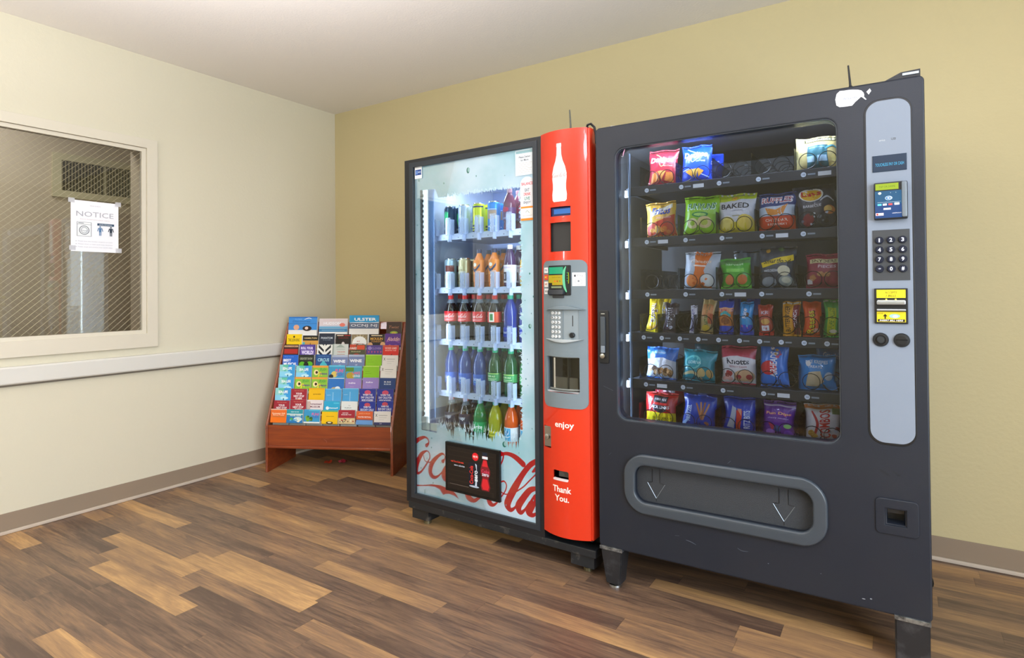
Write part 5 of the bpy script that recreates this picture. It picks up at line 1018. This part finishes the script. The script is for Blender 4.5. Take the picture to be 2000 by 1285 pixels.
purple = ('9884c8', [('t','indigo',.42,.66,.44,.14,'f4f0fa',.03,.2),('r',.6,.0,1,.25,'786cb0'),('r',.3,.4,.55,.42,'c8a0c8')])
skyb = ('4ca4dc', [('r',.45,.1,.5,.75,'90c8ec'),('t','weather',.22,.55,.26,.06,'c8e4f4',0),('r',.0,.94,1,1,'7cc0e8')])
navy = ('2c3898', [('e',.5,.75,.2,.16,'d05070'),('t','WHEN THE',.5,.58,.6,.13,'e8e8f8',.03),('t','DAY CALLS FOR',.5,.4,.8,.15,'e8e8f8',.03),('t','MORE WONDERS',.5,.2,.7,.14,'e8e8f8',.03),('r',.0,.0,1,.05,'d04858')])
navy2 = ('24389c', [('e',.5,.78,.18,.14,'c84c60'),('t','WHEN THE',.5,.62,.46,.12,'e8ecf8',.03),('t','BUS DAY CALLS',.5,.44,.8,.15,'e8ecf8',.03),('t','FOR SOME THING',.5,.24,.76,.16,'e8ecf8',.03)])
maroon = ('a02838', [('t','WELCOME VISITORS',.5,.86,.6,.05,'f0a080',0),('t','YOUR',.5,.66,.4,.14,'f6eef0',.03),('t','NEXT STOP',.5,.48,.66,.14,'f6eef0',.03),('t','IS HERE',.5,.32,.4,.12,'f6eef0',.03),('e',.5,.12,.15,.14,'f0a020')])
yel = ('f0bc10', [('t','specials',.52,.55,.5,.12,'8a5a08',.02,.2),('r',.0,.9,1,1,'e8ac20')])
GRID = [
 [('orange leaflet with white lettering','e8702c',[('r',0,.94,1,1,'e8c8b0'),('t','Rosewater Grill',.5,.68,.8,.12,'f8d8b8'),('t','Bakery Treats',.5,.55,.7,.1,'f8d8b8'),('r',.1,.44,.9,.46,'7c8448'),('r',0,.0,1,.36,'f47818')]),
  ('teal and blue aquarium leaflet','2c98a8',[('r',0,.62,1,.68,'e8f0f0'),('t','GREAT ESCAPE',.5,.82,.5,.08,'c8f0f0'),('t','TRAVEL GUIDE',.55,.55,.7,.1,'f4f4ec'),('r',0,0,1,.5,'2878b8'),('e',.7,.3,.26,.16,'c8e0e0'),('e',.3,.3,.1,.1,'50b060'),('b',5,.05,.05,.9,.4,.08,('60b0d8','e8e8d0'))]),
  ('crowded blue family fun leaflet','3c98c8',[('b',9,.0,.1,.6,.8,.11,('c8b830','70a838','386828')),('t','FUN!',.72,.66,.44,.2,'e85090'),('t','PLEX',.72,.46,.4,.16,'4858c0'),('r',0,.0,1,.1,'f0f0ec'),('r',.3,.9,1,1,'58b8d8')]),
  ('yellow leaflet with green top edge','f4c410',[('r',0,.9,1,1,'58b078'),('t','specials',.52,.56,.5,.07,'8a5a08',.02,.2),('e',.5,.1,.22,.1,'3a2c18'),('e',.5,.12,.12,.05,'f4e8c0')]),
  ('maroon leaflet with a crowd photo along the foot','a82838',[('t','HISTORY',.42,.78,.36,.08,'f6eef0'),('t','MUSEUMS TOO',.48,.66,.6,.08,'f6eef0'),('r',0,.0,1,.42,'d8c090'),('b',16,.0,.0,1,.4,.05,('5a3c2c','a84838','e8dcc0','486850'))]),
  ('orange and pale blue leaflet','e06434',[('r',0,0,1,.36,'6ca0dc'),('t','JAZZ & SALSA',.5,.82,.7,.12,'f4b080'),('t','WATER FESTIVAL',.5,.58,.8,.1,'f8f0ec'),('r',0,.36,1,.42,'8c5050')]),
  ('plain white leaflet with navy foot','eceae8',ny[1]+[('r',0,0,1,.22,'383c68'),('t','NY',.42,.12,.14,.08,'c8ccdc')])],
 [('dark red visitor leaflet',)+maroon, ('dark red visitor leaflet',)+maroon, ('white leaflet with purple lettering','e8dcdc',[('t','Homestead',.5,.72,.8,.14,'6a2c48',.02,.1),('t','MUSEUM',.5,.52,.6,.12,'6a2c48'),('r',0,.0,1,.2,'4a2838'),('r',.0,.2,.2,.9,'c8b0a8')]),
  ('cyan leaflet with one white word','2ca8d4',[('t','cybersurf',.54,.5,.66,.14,'f0fafc',.03),('e',.22,.5,.1,.12,'f0fafc'),('r',.6,.8,.95,.9,'50c0e0')]),
  ('white museum leaflet with grey lettering','e8ecea',[('t','THE',.5,.7,.14,.06,'8a9094',0),('t','MUSEUM',.42,.54,.4,.1,'6a7074',0),('t','OF ART',.6,.38,.3,.08,'8a9094',0)]),
  ('navy leaflet with stacked white words',)+navy2, ('navy leaflet with stacked white words',)+navy2],
 [('aqua sea life leaflet',)+sealife, ('dark red visitor leaflet',)+maroon, ('plain yellow leaflet',)+yel, ('sky blue leaflet with a pale tower',)+skyb, ('sky blue leaflet with a pale tower',)+skyb, ('navy leaflet with red emblem',)+navy, ('navy leaflet with red emblem',)+navy],
 [('aqua sea life leaflet',)+sealife, ('green adventure park leaflet',)+park, ('green adventure park leaflet',)+park,
  ('deep blue leaflet with a small island','2c74c4',[('e',.4,.22,.2,.12,'c8b080'),('e',.6,.26,.16,.14,'e8f0f4'),('r',0,.94,1,1,'c8dcec'),('r',0,.0,1,.12,'1c5ca8')]),
  ('lilac leaflet',)+purple, ('lilac leaflet',)+purple, ('dark navy leaflet with two white words','20407c',[('t','DR. SEUSS',.5,.72,.42,.12,'dce4f0'),('t','MUSEUM',.5,.56,.42,.1,'b8c8e0'),('r',.25,.08,.8,.12,'7890c0')])],
 [('aqua sea life leaflet',)+sealife, ('aqua sea life leaflet',)+sealife, ('green adventure park leaflet',)+park, ('blue leaflet with pink lettering and an animal',)+fun, ('teal lake leaflet with pink lettering',)+fun2, ('lime green leaflet',)+lime, ('white leaflet with grey lines',)+ny],
 [('blue musical leaflet','1c60c8',[('t','Winner of awards',.4,.86,.6,.05,'a8c8f0',0),('t','BEST',.3,.6,.5,.2,'f4f6fa',.04),('t','MUSICAL',.5,.32,.86,.24,'f4f6fa',.05),('r',.1,.06,.9,.14,'e8ecf4')]),
  ('black leaflet with a green eye mask','242820',[('t','GREATEST SHOW',.5,.72,.8,.16,'a8ac98'),('e',.25,.3,.2,.2,'58b020'),('e',.72,.32,.2,.2,'58b020'),('e',.5,.25,.16,.24,'10140c')]),
  ('dark blue leaflet with a diamond star','1c4c8c',[('t','THE SILVER STAR',.5,.86,.7,.08,'6898c8',0),('t','CIRCUS',.5,.6,.74,.24,'a8d8e8',.03),('p',[(.5,.55),(.72,.3),(.85,.0),(.2,.0),(.32,.3)],'48b8c8')]),
  ('slate blue wine trail leaflet',)+wine, ('slate blue wine trail leaflet',)+wine, ('lime green leaflet',)+lime, ('white leaflet with grey lines',)+ny],
 [('dark leaflet with red and gold band','3a2020',[('r',.05,.8,.95,.92,'d8b088'),('t','BOOK OF MORMON',.5,.86,.8,.08,'5a2018'),('r',.05,.3,.95,.66,'b02c28'),('r',.05,.14,.95,.18,'d8b070')]),
  ('purple leaflet with bold white slogan','5c44a0',[('t','ROLL YOUR',.46,.74,.8,.2,'e4d8f8',.05),('t','WORLD!',.5,.42,.8,.32,'e4d8f8',.06),('r',.9,0,1,1,'483088')]),
  ('black and white leaf pattern leaflet','ecece6',[('p',[(.1,1),(.45,.6),(.45,.42),(.1,.78)],'20242c'),('p',[(.9,1),(.55,.6),(.55,.42),(.9,.78)],'20242c'),('p',[(.1,.6),(.45,.2),(.45,.02),(.1,.38)],'20242c'),('p',[(.9,.6),(.55,.2),(.55,.02),(.9,.38)],'20242c'),('p',[(.35,1),(.45,.88),(.45,1)],'20242c'),('p',[(.65,1),(.55,.88),(.55,1)],'20242c')]),
  ('pale grey-green house leaflet','c8d0cc',[('p',[(.2,.75),(.5,.98),(.8,.75)],'98a8a0'),('r',.25,.6,.8,.64,'a0aca4'),('t','THE SHOPS',.56,.42,.5,.1,'c05850'),('r',.3,.22,.8,.25,'b0706c'),('r',.0,.0,.08,1,'98a49c')]),
  ('brown basketball leaflet','4c4c34',[('r',.0,.6,.4,1,'c04428'),('t','HAKE',.24,.72,.4,.16,'f4ece4'),('r',.45,.62,.95,.95,'d04c28'),('t','Basketball',.4,.48,.6,.08,'c8c890',.01,.2),('e',.44,.08,.28,.26,'b83c20')]),
  ('purple and navy show leaflet','503c88',[('e',.2,.78,.12,.14,'9078c0'),('t','CLOVER',.62,.76,.6,.14,'a890d0',0)]+[('p',[(.1+.19*i,.56),(.2+.19*i,.56),(.15+.19*i,.4)],'c84878') for i in range(5)]+[('r',.15,.1,.32,.3,'8878c8'),('r',.65,.08,.85,.3,'9488d0'),('e',.5,.18,.06,.1,'140c28')]),
  ('bright red leaflet with white lettering','d8281c',[('r',0,.85,1,1,'c84c40'),('t','WICKED GAMES',.5,.78,.76,.13,'f8d0c8'),('t','BROADWAY TOUR',.5,.62,.7,.1,'f8b8b0'),('p',[(.35,.1),(.6,.4),(.55,.1)],'5a1410')])],
 [('yellow musical leaflet','f0cc08',[('e',.48,.8,.06,.08,'3a2c08'),('t','THE LION KING',.48,.56,.74,.22,'2c2408',.01,.1),('b',6,.2,.0,.9,.14,.05,('2c2408',))]),
  ('black and gold leaflet','d09c48',[('r',0,.62,1,1,'1c1a18'),('t','HAMILTON',.5,.8,.8,.12,'e0c890'),('p',[(.5,.5),(.56,.1),(.44,.1)],'3c2c18'),('r',0,0,.14,.5,'48b0b8')]),
  ('dark navy leaflet with small white words','20283c',[('t','PHANTOM',.5,.66,.74,.15,'c8d4e0'),('t','OF THE OPERA',.5,.5,.5,.07,'8898ac',0)]),
  ('black leaflet with red title and a pale figure','14100f',[('r',.08,.86,.5,.93,'d8c0b0'),('r',.55,.86,.95,.93,'a82820'),('t','CHICAGO',.5,.72,.66,.1,'7c1c1c'),('e',.5,.28,.1,.14,'d8d0cc'),('p',[(.3,0),(.5,.2),(.72,0)],'c8c8cc')]),
  ('cream leaflet with a white sunburst','8c7c5c',[('e',.5,.38,.46,.48,'eef0ee'),('t','MUSIC',.44,.48,.2,.08,'c05848'),('t','DEMPTON',.46,.28,.7,.13,'8a4840')]+[('s',[(.5+.44*cos(a*.4+.3),.4+.45*sin(a*.4+.3),.03),(.5+.5*cos(a*.4+.3),.4+.58*sin(a*.4+.3),.02)],'e0d8b0') for a in range(7)]),
  ('black leaflet with gold title','1c1410',[('r',.15,.86,.85,.93,'d8c8a0'),('t','MOULIN',.5,.66,.8,.2,'c89838',.04),('t','TONIGHT',.5,.46,.7,.14,'a87828',.03),('e',.1,.2,.16,.2,'d8a878'),('e',.9,.24,.16,.2,'d8a878'),('r',.3,.1,.7,.2,'583818')]),
  ('purple musical leaflet with gold script','5c2c8c',[('t','Aladdin',.52,.6,.8,.3,'e8b8b0',.01,.3),('s',[(.1,.4,.04),(.5,.5,.03),(.9,.35,.03)],'a868c0'),('e',.3,.1,.08,.08,'d87850'),('e',.7,.12,.12,.06,'8858b8')])],
]
pitch = (BW-.036)/7
for r_, row in enumerate(GRID):
    for c_, it in enumerate(row):
        x = .018+pitch*(c_+.5)+(.004 if r_ % 2 else -.002)+random.uniform(-.003, .003)
        dz = random.uniform(-.004, .004)
        wd = .111
        if r_ == 7 and c_ == 1: dz = -.012; wd = .115
        brochure(it[0], r_, x, wd, ZT[r_]+dz, it[1], it[2], pos=f'{rowN[r_]}, {colN[c_]}', thick=random.uniform(.008, .013))
# the four wide guides in the top tier
brochure('wide blue beach travel guide with two people', 8, .133, .212, 1.005, '3c8cd8', [('r',.0,.90,1,1,'2c70c0'),('t','the original',.34,.82,.24,.05,'c8dcf0',0),('t','Discoveries',.45,.66,.62,.16,'28589c',.0,.2),('s',[(.56,.8,.02),(.7,.9,.05),(.8,.84,.02)],'e8f0f8'),('r',0,.47,1,.49,'1c4c8c'),('e',.28,.2,.1,.2,'e0a888'),('e',.66,.12,.16,.2,'2c1c1c'),('e',.64,.14,.06,.11,'e8c8b8')], pos='top tier, far left', hgt=.26, thick=.016)
brochure('wide pale pink and blue travel guide', 8, .355, .205, .992, 'b8c4dc', [('p',[(0,.45),(1,.5),(1,1),(0,1)],'d8ccd0'),('t','THE NEW JERSEY',.5,.86,.7,.06,'d8a8a8',0),('t','HUDSON',.46,.64,.6,.2,'eef0f8',.02),('r',0,.26,1,.4,'68a8cc'),('r',0,0,1,.24,'3c80b0'),('r',.1,.1,.9,.14,'88b8d8'),('e',.82,.52,.1,.14,'e07868')], pos='top tier, left of middle', hgt=.26, thick=.016)
brochure('wide blue and slate county guide with white capitals', 8, .578, .212, 1.014, '1c94cc', [('t','ULSTER',.54,.70,.74,.22,'f4f8fa',.03),('p',[(0,.46),(.4,.5),(.7,.46),(1,.5),(1,.44),(0,.42)],'e8f0f4'),('r',0,0,1,.44,'5c6880'),('t','OCNJ NJ',.5,.22,.88,.24,'e8ecf2',0)], pos='top tier, right of middle', hgt=.27, thick=.016)
brochure('narrow dark brown leaflet with script title', 8, .790, .108, .968, '3a2418', [('t','Twist',.5,.62,.66,.2,'b07858',0,.3),('e',.5,.2,.26,.12,'88a838'),('e',.5,.18,.16,.07,'d8c040')], pos='top tier, far right', hgt=.22)
